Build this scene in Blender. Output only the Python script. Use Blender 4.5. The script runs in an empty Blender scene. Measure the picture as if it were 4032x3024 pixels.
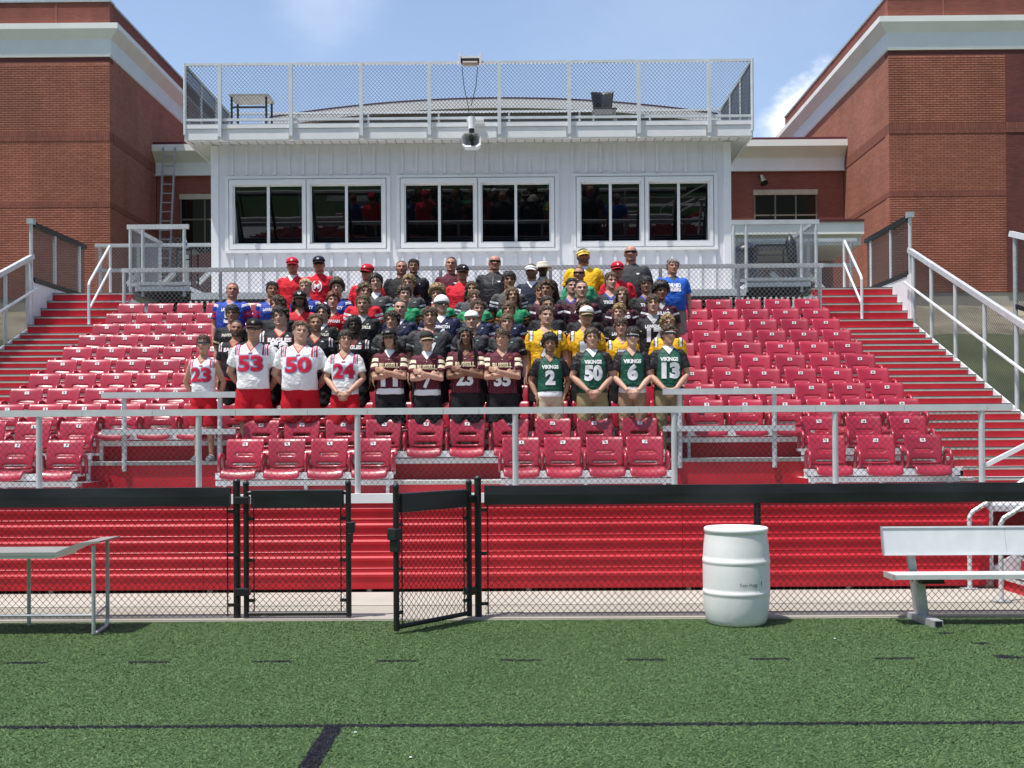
import bpy, bmesh, math, random
from mathutils import Vector, Matrix, noise
from mathutils.bvhtree import BVHTree
import numpy as np
random.seed(7)
R = math.radians
SC = bpy.context.scene
COL = SC.collection

# ---------------------------------------------------------------- camera
cam = bpy.data.cameras.new("camera"); camo = bpy.data.objects.new("camera", cam); COL.objects.link(camo)
cam.sensor_width = 36; cam.lens = 39.06; cam.shift_y = 0.0432; cam.clip_end = 3000; cam.clip_start = 0.05
camo.matrix_world = Matrix.Translation((0, 0, 1.683)) @ (Matrix.Rotation(0.0058, 4, 'Z') @ Matrix.Rotation(R(90) + 0.0063, 4, 'X') @ Matrix.Rotation(-0.0064, 4, 'Z'))
SC.camera = camo
# ---------------------------------------------------------------- light
SUN = Vector((-0.295, -0.185, 1.0)).normalized()
sl = bpy.data.lights.new("sun", 'SUN'); slo = bpy.data.objects.new("sun", sl); COL.objects.link(slo)
sl.energy = 4.2; sl.angle = R(0.5); sl.color = (1.0, 0.955, 0.89)
slo.rotation_euler = SUN.to_track_quat('Z', 'Y').to_euler()
W = bpy.data.worlds.new("World"); SC.world = W; W.use_nodes = True
wn, wl = W.node_tree.nodes, W.node_tree.links
bg = wn["Background"]; bg.inputs[1].default_value = 0.15
sky = wn.new("ShaderNodeTexSky"); sky.sky_type = 'NISHITA'; sky.sun_disc = False
sky.sun_elevation = math.asin(SUN.z); sky.sun_rotation = math.atan2(SUN.x, SUN.y); sky.altitude = 250
sky.air_density = 1.0; sky.dust_density = 1.4; sky.ozone_density = 2.2
# cloud layer in the sky itself: soft noise over the view direction, one heap low on the right
def wnode(t, **k):
    n = wn.new(t)
    for a, v in k.items(): setattr(n, a, v)
    return n
tc = wnode("ShaderNodeTexCoord")
def cloudblob(d, r, soft, scale, seed):
    d = Vector(d).normalized()
    dist = wnode("ShaderNodeVectorMath", operation='DISTANCE'); dist.inputs[1].default_value = d
    wl.new(tc.outputs['Generated'], dist.inputs[0])
    nz = wnode("ShaderNodeTexNoise"); nz.inputs['Scale'].default_value = scale; nz.inputs['Detail'].default_value = 9; nz.inputs['Roughness'].default_value = 0.58
    mp = wnode("ShaderNodeMapping"); mp.inputs['Location'].default_value = (seed, seed * 0.7, 0); mp.inputs['Scale'].default_value = (1, 1, 1.5)
    wl.new(tc.outputs['Generated'], mp.inputs['Vector']); wl.new(mp.outputs[0], nz.inputs['Vector'])
    ad = wnode("ShaderNodeMath", operation='MULTIPLY_ADD'); ad.inputs[1].default_value = -1.3 * r; ad.inputs[2].default_value = 0.65 * r
    wl.new(nz.outputs['Fac'], ad.inputs[0])
    sm = wnode("ShaderNodeMath", operation='ADD'); wl.new(dist.outputs['Value'], sm.inputs[0]); wl.new(ad.outputs[0], sm.inputs[1])
    mr = wnode("ShaderNodeMapRange"); mr.interpolation_type = 'SMOOTHSTEP'
    mr.inputs['From Min'].default_value = r; mr.inputs['From Max'].default_value = r - soft
    mr.inputs['To Min'].default_value = 0; mr.inputs['To Max'].default_value = 1
    wl.new(sm.outputs[0], mr.inputs['Value'])
    return mr.outputs[0]
def viewdir(x, y): return ((x - 1120) / 2400, 1.0, (940 - y) / 2400)
CLOUDS = [(viewdir(1800, 285), 0.062, 0.028, 22, 3.1, 0.75), (viewdir(1710, 300), 0.036, 0.03, 26, 5.7, 0.5),
          (viewdir(700, -40), 0.07, 0.09, 14, 9.2, 0.17), (viewdir(1500, 20), 0.20, 0.22, 9, 12.4, 0.07), (viewdir(1700, 520), 0.10, 0.08, 12, 1.4, 0.3)]
hs = wnode("ShaderNodeHueSaturation"); hs.inputs['Saturation'].default_value = .90; wl.new(sky.outputs[0], hs.inputs['Color']); cur = hs.outputs[0]      # hazy summer air
for d, r, soft, sc_, seed, amt in CLOUDS:
    f = cloudblob(d, r, soft, sc_, seed)
    m = wnode("ShaderNodeMath", operation='MULTIPLY'); m.inputs[1].default_value = amt; wl.new(f, m.inputs[0])
    mx = wnode("ShaderNodeMixRGB"); mx.inputs[2].default_value = (7.6, 7.7, 7.8, 1)
    wl.new(m.outputs[0], mx.inputs[0]); wl.new(cur, mx.inputs[1]); cur = mx.outputs[0]
wl.new(cur, bg.inputs[0])
SC.view_settings.view_transform = 'Standard'; SC.view_settings.look = 'None'; SC.view_settings.exposure = 0.45; SC.view_settings.gamma = 1.0
SC.cycles.max_bounces = 6; SC.cycles.transparent_max_bounces = 8

# ---------------------------------------------------------------- helpers
class MB:
    "collects closed shapes; build() links them as ONE mesh object"
    def __init__(s): s.v = []; s.f = []; s.m = []
    def add(s, vs, fs, mi=0):
        o = len(s.v); s.v += [tuple(p) for p in vs]
        s.f += [tuple(i + o for i in f) for f in fs]; s.m += [mi] * len(fs); return s
    def box(s, x0, x1, y0, y1, z0, z1, mi=0):
        return s.add([(x0,y0,z0),(x1,y0,z0),(x1,y1,z0),(x0,y1,z0),(x0,y0,z1),(x1,y0,z1),(x1,y1,z1),(x0,y1,z1)],
              [(0,3,2,1),(4,5,6,7),(0,1,5,4),(1,2,6,5),(2,3,7,6),(3,0,4,7)], mi)
    def bar(s, p, q, w, h, mi=0, up=(0, 0, 1)):
        p, q = Vector(p), Vector(q); d = (q - p).normalized(); u = Vector(up)
        if abs(d.dot(u)) > .99: u = Vector((0, 1, 0))
        a = d.cross(u).normalized() * w / 2; b = a.cross(d).normalized() * h / 2
        vs = [p-a-b, p+a-b, p+a+b, p-a+b, q-a-b, q+a-b, q+a+b, q-a+b]
        return s.add(vs, [(0,1,2,3),(7,6,5,4),(0,4,5,1),(1,5,6,2),(2,6,7,3),(3,7,4,0)], mi)
    def tube(s, pts, rad, n=10, mi=0, cap=True):
        pts = [Vector(p) for p in pts]
        if not isinstance(rad, (list, tuple)): rad = [rad] * len(pts)
        vs = []; fs = []; ref = None
        for i, p in enumerate(pts):
            t = (pts[min(i+1, len(pts)-1)] - pts[max(i-1, 0)]).normalized()
            if ref is None: ref = Vector((0, 0, 1)) if abs(t.z) < .9 else Vector((0, 1, 0))
            a = (ref - t * ref.dot(t)).normalized(); b = t.cross(a); ref = a
            rr = rad[i]; ra, rb = rr if isinstance(rr, (list, tuple)) else (rr, rr)
            for k in range(n):
                g = 2 * math.pi * k / n; vs.append(p + a * (math.cos(g) * ra) + b * (math.sin(g) * rb))
        for i in range(len(pts) - 1):
            for k in range(n):
                k2 = (k + 1) % n; fs.append((i*n+k, i*n+k2, (i+1)*n+k2, (i+1)*n+k))
        if cap:
            fs.append(tuple(range(n))[::-1]); fs.append(tuple(range((len(pts)-1)*n, len(pts)*n)))
        return s.add(vs, fs, mi)
    def ball(s, c, r, nu=14, nv=9, mi=0):
        c = Vector(c); rx, ry, rz = r if isinstance(r, (list, tuple)) else (r, r, r)
        vs = [c + Vector((0, 0, rz))]; fs = []
        for j in range(1, nv):
            a = math.pi * j / nv
            for k in range(nu):
                g = 2 * math.pi * k / nu; vs.append(c + Vector((rx*math.sin(a)*math.cos(g), ry*math.sin(a)*math.sin(g), rz*math.cos(a))))
        vs.append(c - Vector((0, 0, rz)))
        for k in range(nu): fs.append((0, 1 + k, 1 + (k+1) % nu))
        for j in range(nv - 2):
            for k in range(nu):
                k2 = (k+1) % nu; a = 1 + j*nu; b = a + nu; fs.append((a+k, b+k, b+k2, a+k2))
        e = len(vs) - 1; a = 1 + (nv-2)*nu
        for k in range(nu): fs.append((e, a + (k+1) % nu, a + k))
        return s.add(vs, fs, mi)
    def lathe(s, c, prof, n=40, mi=0):
        c = Vector(c); vs = []; fs = []
        for r, z in prof:
            for k in range(n):
                g = 2*math.pi*k/n; vs.append(c + Vector((r*math.cos(g), r*math.sin(g), z)))
        for i in range(len(prof)-1):
            for k in range(n):
                k2 = (k+1) % n; fs.append((i*n+k, i*n+k2, (i+1)*n+k2, (i+1)*n+k))
        fs.append(tuple(range(n))[::-1]); fs.append(tuple(range((len(prof)-1)*n, len(prof)*n)))
        return s.add(vs, fs, mi)
    def extrude_x(s, prof, x0, x1, mi=0):
        "closed (y,z) profile pulled along x"
        n = len(prof); vs = [(x0, y, z) for y, z in prof] + [(x1, y, z) for y, z in prof]
        fs = [(i, (i+1) % n, n + (i+1) % n, n + i) for i in range(n)] + [tuple(range(n))[::-1], tuple(range(n, 2*n))]
        return s.add(vs, fs, mi)
    def extrude_y(s, prof, y0, y1, mi=0):
        n = len(prof); vs = [(x, y0, z) for x, z in prof] + [(x, y1, z) for x, z in prof]
        fs = [(i, (i+1) % n, n + (i+1) % n, n + i) for i in range(n)] + [tuple(range(n)), tuple(range(n, 2*n))[::-1]]
        return s.add(vs, fs, mi)
    def mesh(s, name, mats=(), smooth=False):
        me = bpy.data.meshes.new(name); me.from_pydata(s.v, [], s.f)
        bm = bmesh.new(); bm.from_mesh(me); bmesh.ops.recalc_face_normals(bm, faces=bm.faces); bm.to_mesh(me); bm.free()
        for m in mats: me.materials.append(m)
        if len(mats) > 1: me.polygons.foreach_set("material_index", s.m)
        if smooth: me.polygons.foreach_set("use_smooth", [True] * len(me.polygons))
        me.update(); return me
    def build(s, name, mat, parent=None, smooth=False, bevel=0, world=True):
        mats = mat if isinstance(mat, (list, tuple)) else [mat]
        me = s.mesh(name, mats, smooth)
        if bevel: me = bevelled(me, bevel)
        return link(name, me, parent, world)

TMP = bpy.data.scenes.new("workbench")            # empty side scene: modifiers are evaluated there, cheaply
def evaluated(o):
    TMP.collection.objects.link(o); vl = TMP.view_layers[0]; vl.update(); dg = vl.depsgraph
    r = bpy.data.meshes.new_from_object(o.evaluated_get(dg), preserve_all_data_layers=True, depsgraph=dg)
    TMP.collection.objects.unlink(o); bpy.data.objects.remove(o); return r
def applied(me, setup):
    "mesh with modifiers applied through the depsgraph (no operators)"
    o = bpy.data.objects.new("tmp", me); setup(o); nm = me.name
    r = evaluated(o); r.name = nm
    return r
def bevelled(me, w, seg=2):
    def f(o):
        m = o.modifiers.new("b", 'BEVEL'); m.width = w; m.segments = seg; m.limit_method = 'ANGLE'; m.angle_limit = R(40)
    return applied(me, f)
def link(name, me, parent=None, world=True):
    o = bpy.data.objects.new(name, me); COL.objects.link(o)
    if parent is not None:
        o.parent = parent
        if world:
            root = parent
            while root.parent: root = root.parent
            if parent.type == 'EMPTY': o.matrix_parent_inverse = parent.matrix_basis.inverted()
    return o
def tag(o, label, cat, group=None):
    o["label"] = label; o["category"] = cat
    if group: o["group"] = group
    return o
def thing(name, label, cat, loc=(0, 0, 0), rz=0, group=None):
    o = bpy.data.objects.new(name, None); COL.objects.link(o); o.empty_display_size = .1
    o.location = loc; o.rotation_euler = (0, 0, rz); return tag(o, label, cat, group)
def struct(name, o): o["kind"] = "structure"; return o
def dup(root, loc, rz=None, label=None):
    r = root.copy(); COL.objects.link(r); r.location = loc
    if rz is not None: r.rotation_euler = (0, 0, rz)
    if label: r["label"] = label
    def rec(src, dst):
        for ch in src.children:
            c = ch.copy(); COL.objects.link(c); c.parent = dst; rec(ch, c)
    rec(root, r); return r

# ---------------------------------------------------------------- materials
def nt(mat):
    mat.use_nodes = True; t = mat.node_tree; return t, t.nodes, t.links, t.nodes["Principled BSDF"]
MATS = {}
def mk(name, col, rough=.5, metal=0, var=0, vscale=8, bump=0, bscale=60, spec=.5, coat=0, stretch=(1, 1, 1), detail=4):
    "plain material with two scales of colour variation, roughness variation and a little bump"
    if name in MATS: return MATS[name]
    m = bpy.data.materials.new(name); MATS[name] = m; t, n, l, b = nt(m)
    b.inputs['Base Color'].default_value = (*col, 1); b.inputs['Roughness'].default_value = rough; b.inputs['Metallic'].default_value = metal
    b.inputs['Specular IOR Level'].default_value = spec
    if coat: b.inputs['Coat Weight'].default_value = coat; b.inputs['Coat Roughness'].default_value = .15
    tcn = n.new("ShaderNodeTexCoord"); mp = n.new("ShaderNodeMapping"); mp.inputs['Scale'].default_value = stretch
    l.new(tcn.outputs['Object'], mp.inputs['Vector'])
    if var:
        z = n.new("ShaderNodeTexNoise"); z.inputs['Scale'].default_value = vscale; z.inputs['Detail'].default_value = detail; l.new(mp.outputs[0], z.inputs['Vector'])
        r = n.new("ShaderNodeMapRange"); r.inputs['From Min'].default_value = .3; r.inputs['From Max'].default_value = .7
        r.inputs['To Min'].default_value = 1 - var; r.inputs['To Max'].default_value = 1 + var; l.new(z.outputs['Fac'], r.inputs['Value'])
        mx = n.new("ShaderNodeVectorMath"); mx.operation = 'SCALE'; mx.inputs[0].default_value = col; l.new(r.outputs[0], mx.inputs['Scale'])
        l.new(mx.outputs[0], b.inputs['Base Color'])
        rr = n.new("ShaderNodeMapRange"); rr.inputs['To Min'].default_value = max(0, rough - .1); rr.inputs['To Max'].default_value = min(1, rough + .1)
        l.new(z.outputs['Fac'], rr.inputs['Value']); l.new(rr.outputs[0], b.inputs['Roughness'])
    if bump:
        z2 = n.new("ShaderNodeTexNoise"); z2.inputs['Scale'].default_value = bscale; z2.inputs['Detail'].default_value = 3; l.new(mp.outputs[0], z2.inputs['Vector'])
        bp = n.new("ShaderNodeBump"); bp.inputs['Strength'].default_value = bump; bp.inputs['Distance'].default_value = .01
        l.new(z2.outputs['Fac'], bp.inputs['Height']); l.new(bp.outputs[0], b.inputs['Normal'])
    return m
ALU = mk("aluminium", (.70, .72, .73), .42, .25, .06, 6, .05, 40)
ALU2 = mk("galvanised_steel", (.46, .49, .50), .45, .4, .12, 14)
WIRE = mk("galvanised_wire", (.085, .092, .097), .5, .4)
WIREW = mk("galvanised_wire_pale", (.34, .36, .38), .5, .5)
BLACK = mk("black_powder_coat", (.012, .012, .014), .45, 0, .2, 12)
BWIRE = mk("black_vinyl_wire", (.018, .018, .02), .5)
VINYL = mk("black_vinyl_band", (.014, .015, .019), .38, 0, .35, 2.2, .25, 5, stretch=(1, 1, 3))
RED = mk("red_deck_paint", (.56, .010, .024), .42, 0, .12, 3, .04, 90)
REDP = mk("red_seat_plastic", (.335, .010, .032), .38, 0, .12, 5, .05, 120, coat=.25)
RAIL = mk("galvanised_rail", (.56, .58, .59), .42, .25, .08, 5, .05, 40)
def vary(m, amt):
    "each copy a slightly different shade (fading)"
    t = m.node_tree; n, l = t.nodes, t.links; b = n["Principled BSDF"]; src = b.inputs['Base Color'].links[0].from_socket
    oi = n.new("ShaderNodeObjectInfo"); r = n.new("ShaderNodeMapRange"); r.inputs['To Min'].default_value = 1 - amt; r.inputs['To Max'].default_value = 1 + amt; l.new(oi.outputs['Random'], r.inputs['Value'])
    x = n.new("ShaderNodeVectorMath"); x.operation = 'SCALE'; l.new(src, x.inputs[0]); l.new(r.outputs[0], x.inputs['Scale']); l.new(x.outputs[0], b.inputs['Base Color'])
vary(REDP, .16)
NOSE = mk("step_nosing", (.40, .385, .345), .5, .1, .1, 9)
BLKSTRIP = mk("black_grip_strip", (.03, .03, .035), .7)
SIDING = mk("white_siding", (.73, .72, .745), .5, 0, .03, 4, .03, 60)
TRIM = mk("white_trim", (.80, .80, .80), .5, 0, .03, 5)
SOFFIT = mk("ribbed_soffit", (.62, .60, .57), .6, 0, .04, 5)
CORN = mk("white_cornice", (.87, .87, .83), .6, 0, .05, 1.2, .03, 30)
FRIEZE = mk("pale_frieze_panel", (.76, .80, .81), .65, 0, .04, 1.5, .06, 40)
MAROON = mk("maroon_coping", (.10, .018, .028), .5)
LINTEL = mk("limestone_lintel", (.52, .46, .36), .8, 0, .1, 6)
CONC = mk("pale_concrete", (.315, .29, .245), .85, 0, .12, .9, .25, 50, detail=8)
CONC2 = mk("pale_concrete_slab", (.39, .365, .32), .85, 0, .10, 1.3, .25, 50, detail=8)
CONCB = mk("rough_foundation", (.36, .34, .29), .9, 0, .2, 1.1, .3, 20, detail=8)
DARKGL = None
PLASTW = mk("white_drum_plastic", (.80, .80, .79), .42, 0, .07, 3.5, .12, 30, stretch=(1, 1, .4), detail=8)
INK = mk("black_ink", (.012, .012, .014), .6)
WHITE = mk("white_plate", (.78, .78, .78), .5)
BLKPL = mk("black_plastic", (.015, .016, .018), .4, 0, .2, 10)
DECK_SHADE = mk("under_deck_shade", (.075, .068, .052), .95, 0, .3, 2, .4, 12)  # void shade under the decks put into the colour of bank and boards
LAWN = mk("hill_grass", (.055, .066, .024), .9, 0, .4, .8, .5, 25, detail=8)

def brick_mat(name, c1, c2, mortar, bw=.2, bh=.0667, off=.5, msize=.006, side=False, bumpd=.006):
    m = bpy.data.materials.new(name); MATS[name] = m; t, n, l, b = nt(m)
    b.inputs['Roughness'].default_value = .85
    tcn = n.new("ShaderNodeTexCoord"); sp = n.new("ShaderNodeSeparateXYZ"); l.new(tcn.outputs['Object'], sp.inputs[0])
    cb = n.new("ShaderNodeCombineXYZ"); l.new(sp.outputs[1 if side else 0], cb.inputs[0]); l.new(sp.outputs[2], cb.inputs[1])
    br = n.new("ShaderNodeTexBrick"); br.offset = off; br.inputs['Scale'].default_value = 1
    br.inputs['Brick Width'].default_value = bw; br.inputs['Row Height'].default_value = bh; br.inputs['Mortar Size'].default_value = msize
    br.inputs['Color1'].default_value = (*c1, 1); br.inputs['Color2'].default_value = (*c2, 1); br.inputs['Mortar'].default_value = (*mortar, 1); br.inputs['Bias'].default_value = 0
    l.new(cb.outputs[0], br.inputs['Vector'])
    z = n.new("ShaderNodeTexNoise"); z.inputs['Scale'].default_value = .7; z.inputs['Detail'].default_value = 8; l.new(tcn.outputs['Object'], z.inputs['Vector'])
    r = n.new("ShaderNodeMapRange"); r.inputs['From Min'].default_value = .3; r.inputs['From Max'].default_value = .7; r.inputs['To Min'].default_value = .86; r.inputs['To Max'].default_value = 1.14; l.new(z.outputs['Fac'], r.inputs['Value'])
    zs = n.new("ShaderNodeTexNoise"); zs.inputs['Scale'].default_value = 1.6; zs.inputs['Detail'].default_value = 5; ms = n.new("ShaderNodeMapping"); ms.inputs['Scale'].default_value = (1, 1, .10); l.new(tcn.outputs['Object'], ms.inputs['Vector']); l.new(ms.outputs[0], zs.inputs['Vector'])
    rs_ = n.new("ShaderNodeMapRange"); rs_.inputs['From Min'].default_value = .3; rs_.inputs['From Max'].default_value = .7; rs_.inputs['To Min'].default_value = .90; rs_.inputs['To Max'].default_value = 1.08; l.new(zs.outputs['Fac'], rs_.inputs['Value'])
    mm = n.new("ShaderNodeMath"); mm.operation = 'MULTIPLY'; l.new(r.outputs[0], mm.inputs[0]); l.new(rs_.outputs[0], mm.inputs[1])
    mx = n.new("ShaderNodeVectorMath"); mx.operation = 'SCALE'; l.new(br.outputs['Color'], mx.inputs[0]); l.new(mm.outputs[0], mx.inputs['Scale']); l.new(mx.outputs[0], b.inputs['Base Color'])
    bp = n.new("ShaderNodeBump"); bp.invert = True; bp.inputs['Distance'].default_value = bumpd; bp.inputs['Strength'].default_value = .6
    l.new(br.outputs['Fac'], bp.inputs['Height']); l.new(bp.outputs[0], b.inputs['Normal'])
    return m
B1, B2, BM = (.41, .152, .095), (.33, .115, .071), (.20, .085, .06)
BRICKF = brick_mat("ribbed_brick", B1, B2, (.11, .035, .024), .2, .0667)
BRICKS = brick_mat("brick_side", B1, B2, BM, side=True)
BRICKP = brick_mat("brick_plain", (.29, .085, .058), (.24, .068, .048), BM)
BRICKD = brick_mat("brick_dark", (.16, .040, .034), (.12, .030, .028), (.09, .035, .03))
SOLD = brick_mat("soldier_course", (.28, .09, .06), (.21, .066, .046), (.12, .045, .035), .0667, .2, 0)
STRC = mk("string_course_brick", (.235, .075, .05), .85, 0, .12, 3)
BAND = mk("dark_brick_band", (.12, .035, .030), .85, 0, .1, 2)

def glass_mat():
    m = bpy.data.materials.new("tinted_window_glass"); t, n, l, b = nt(m)
    b.inputs['Base Color'].default_value = (.003, .004, .0045, 1); b.inputs['Roughness'].default_value = .015; b.inputs['Specular IOR Level'].default_value = .55
    z = n.new("ShaderNodeTexNoise"); z.inputs['Scale'].default_value = .9; bp = n.new("ShaderNodeBump"); bp.inputs['Strength'].default_value = .02; bp.inputs['Distance'].default_value = .05
    tcn = n.new("ShaderNodeTexCoord"); l.new(tcn.outputs['Object'], z.inputs['Vector']); l.new(z.outputs['Fac'], bp.inputs['Height']); l.new(bp.outputs[0], b.inputs['Normal'])
    return m
GLASS = glass_mat()

def text_mesh(name, body, size, bold=0.0, align='CENTER', sx=1.0, space=1.0):
    c = bpy.data.curves.new(name, 'FONT'); c.body = body; c.size = size; c.offset = bold; c.align_x = align; c.align_y = 'CENTER'; c.resolution_u = 3; c.space_character = space
    me = evaluated(bpy.data.objects.new("tmp", c)); me.name = name
    if sx != 1: me.transform(Matrix.Diagonal((sx, 1, 1, 1)))
    return me

def chainlink(name, mat, parent, o, u, v, pitch=.056, r=.0019, clip=None):
    "woven wire panel: zigzag wires on the parallelogram o + a*u + b*v"
    o, u, v = Vector(o), Vector(u), Vector(v); Lu, Lv = u.length, v.length; uh = u / Lu
    nu = max(2, int(round(Lu / pitch * 2))); pu = Lu / nu; nv = max(2, int(round(Lv / (pitch * .5 * 1.08))))
    nrm = u.cross(v).normalized()
    a = np.arange(nu)[:, None]; b = np.arange(nv + 1)[None, :]
    ca = (a + .5) * pu + (((a + b) % 2) * 2 - 1) * pu * .52
    ca = np.clip(ca + 0 * b, 0, Lu); cb = (b / nv) * np.ones_like(a)
    off = np.where(((a + b) % 2) == 0, 1, -1) * r
    P = np.array(o)[None, None, :] + ca[..., None] * np.array(uh) + cb[..., None] * np.array(v) + off[..., None] * np.array(nrm)
    d1 = np.array(uh) * r * 1.25; d2 = np.array(nrm) * r * 1.25
    ring = np.stack([P + d1, P + d2, P - d1, P - d2], axis=2)  # nu,nv+1,4,3
    V = ring.reshape(-1, 3)
    idx = np.arange(nu * (nv + 1) * 4).reshape(nu, nv + 1, 4)
    F = []
    for k in range(4):
        k2 = (k + 1) % 4
        F.append(np.stack([idx[:, :-1, k], idx[:, :-1, k2], idx[:, 1:, k2], idx[:, 1:, k]], axis=-1).reshape(-1, 4))
    F = np.concatenate(F)
    me = bpy.data.meshes.new(name); me.vertices.add(len(V)); me.vertices.foreach_set("co", V.astype(np.float32).ravel())
    me.loops.add(F.size); me.polygons.add(len(F)); me.loops.foreach_set("vertex_index", F.astype(np.int32).ravel())
    me.polygons.foreach_set("loop_start", np.arange(0, F.size, 4, dtype=np.int32)); me.polygons.foreach_set("loop_total", np.full(len(F), 4, dtype=np.int32))
    me.update(calc_edges=True); me.materials.append(mat)
    return link(name, me, parent)
# ================================================================ GROUND AND SETTING
def turf_mat(name, blades):
    "synthetic turf; dark painted field markings are part of the surface"
    m = bpy.data.materials.new(name); t, n, l, b = nt(m)
    b.inputs['Roughness'].default_value = .55 if blades else .9; b.inputs['Specular IOR Level'].default_value = .35
    tcn = n.new("ShaderNodeTexCoord"); sp = n.new("ShaderNodeSeparateXYZ"); l.new(tcn.outputs['Object'], sp.inputs[0])
    def mth(op, a, c=None, d=None):
        x = n.new("ShaderNodeMath"); x.operation = op
        for i, v in enumerate((a, c, d)):
            if v is None: continue
            if isinstance(v, (int, float)): x.inputs[i].default_value = v
            else: l.new(v, x.inputs[i])
        return x.outputs[0]
    nz = n.new("ShaderNodeTexNoise"); nz.inputs['Scale'].default_value = 30; nz.inputs['Detail'].default_value = 2; l.new(tcn.outputs['Object'], nz.inputs['Vector'])
    wob = mth('MULTIPLY_ADD', nz.outputs['Fac'], .05, -.025)
    X = mth('ADD', sp.outputs[0], wob); Y = mth('ADD', sp.outputs[1], wob)
    def band(v, c, h): return mth('LESS_THAN', mth('ABSOLUTE', mth('SUBTRACT', v, c)), h)
    side = band(Y, 6.44, .034)
    yard = mth('MULTIPLY', band(X, -1.075, .055), mth('LESS_THAN', Y, 6.44))
    ph = mth('FRACT', mth('MULTIPLY_ADD', X, 1/.925, 40.16))
    dash = mth('MULTIPLY', band(Y, 8.29, .034), mth('LESS_THAN', ph, .33))
    marks = mth('MAXIMUM', mth('MAXIMUM', side, yard), dash)
    for cx, cy in ((3.55, 9.32), (3.66, 8.86), (3.62, 8.36), (-20, 3)):
        e = mth('ADD', mth('POWER', mth('DIVIDE', mth('SUBTRACT', X, cx), .085), 2), mth('POWER', mth('DIVIDE', mth('SUBTRACT', Y, cy), .04), 2))
        marks = mth('MAXIMUM', marks, mth('LESS_THAN', e, 1.0))
    big = n.new("ShaderNodeTexNoise"); big.inputs['Scale'].default_value = 1.1; big.inputs['Detail'].default_value = 5; l.new(tcn.outputs['Object'], big.inputs['Vector'])
    fine = n.new("ShaderNodeTexNoise"); fine.inputs['Scale'].default_value = 55; fine.inputs['Detail'].default_value = 3; l.new(tcn.outputs['Object'], fine.inputs['Vector'])
    rp = n.new("ShaderNodeValToRGB"); rp.color_ramp.elements[0].position = .32; rp.color_ramp.elements[1].position = .72
    k = 1.06 if blades else .84
    rp.color_ramp.elements[0].color = (.047*k, .094*k, .028*k, 1); rp.color_ramp.elements[1].color = (.106*k, .174*k, .064*k, 1)
    s = mth('ADD', mth('MULTIPLY', fine.outputs['Fac'], .6), mth('MULTIPLY', big.outputs['Fac'], .4))
    if blades:
        at = n.new("ShaderNodeAttribute"); at.attribute_name = "tone"; s = mth('ADD', mth('MULTIPLY', big.outputs['Fac'], .35), mth('MULTIPLY', at.outputs['Fac'], .65))
    l.new(s, rp.inputs[0])
    mx = n.new("ShaderNodeMixRGB"); mx.inputs[2].default_value = (.012, .013, .018, 1); l.new(marks, mx.inputs[0]); l.new(rp.outputs[0], mx.inputs[1]); l.new(mx.outputs[0], b.inputs['Base Color'])
    bp = n.new("ShaderNodeBump"); bp.inputs['Strength'].default_value = .5; bp.inputs['Distance'].default_value = .02; l.new(fine.outputs['Fac'], bp.inputs['Height'])
    if not blades: l.new(bp.outputs[0], b.inputs['Normal'])
    return m
mb = MB().add([(-140, -85, 0), (140, -85, 0), (140, 10.1, 0), (-140, 10.1, 0)], [(0, 1, 2, 3)])
o = mb.build("turf_field", turf_mat("turf_base", False)); o["kind"] = "structure"
# turf fibres (uncountable): short leaning slivers in one mesh
rng = np.random.default_rng(4); N = 780000
yy = 5.35 + (10.12 - 5.35) * rng.random(N) ** 1.0; xx = (rng.random(N) - .5) * 2 * (0.475 * yy + 1.5) - .02
dens = rng.random(N) < np.clip(1.15 - (yy - 5.35) * .06, 0, 1); xx = xx[dens]; yy = yy[dens]; N = len(xx)
ang = rng.random(N) * 2 * np.pi; ln = .016 + .020 * rng.random(N); hz = .005 + .007 * rng.random(N); wd = .0020 + .0014 * rng.random(N)
dx, dy = np.cos(ang), np.sin(ang) * .45; nn_ = np.hypot(dx, dy); dx, dy = dx / nn_, dy / nn_
P0 = np.stack([xx - dy * wd, yy + dx * wd, np.full(N, .001)], 1); P1 = np.stack([xx + dy * wd, yy - dx * wd, np.full(N, .001)], 1)
P2 = np.stack([xx + dx * ln + dy * wd * .7, yy + dy * ln - dx * wd * .7, hz], 1); P3 = np.stack([xx + dx * ln - dy * wd * .7, yy + dy * ln + dx * wd * .7, hz], 1)
V = np.stack([P0, P1, P2, P3], 1).reshape(-1, 3)
me = bpy.data.meshes.new("turf_fibres"); me.vertices.add(4 * N); me.vertices.foreach_set("co", V.astype(np.float32).ravel())
me.loops.add(4 * N); me.polygons.add(N); me.loops.foreach_set("vertex_index", np.arange(4 * N, dtype=np.int32))
me.polygons.foreach_set("loop_start", np.arange(0, 4 * N, 4, dtype=np.int32)); me.polygons.foreach_set("loop_total", np.full(N, 4, dtype=np.int32)); me.update(calc_edges=True)
at = me.attributes.new("tone", 'FLOAT', 'POINT'); at.data.foreach_set("value", np.repeat(rng.random(N) ** 1.25, 4).astype(np.float32))
me.materials.append(turf_mat("turf_fibre", True)); o = link("turf_fibres", me); o["kind"] = "stuff"; o["label"] = "short green synthetic turf fibres across the field"; o["category"] = "turf"

# concrete apron in front of and under the stand
mb = MB().box(-40, 40, 10.12, 10.9, -.3, .018)
o = mb.build("concrete_path", CONC); o["kind"] = "structure"
o = MB().box(-40, 40, 10.905, 11.82, -.3, .024).box(-40, 40, 11.8201, 13.2, -.4, -.06).build("concrete_slab", CONC2); o["kind"] = "structure"
mb = MB().box(-40, 40, 10.09, 10.118, -.3, .010); o = mb.build("kerb_strip", CONC); o["kind"] = "structure"

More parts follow.
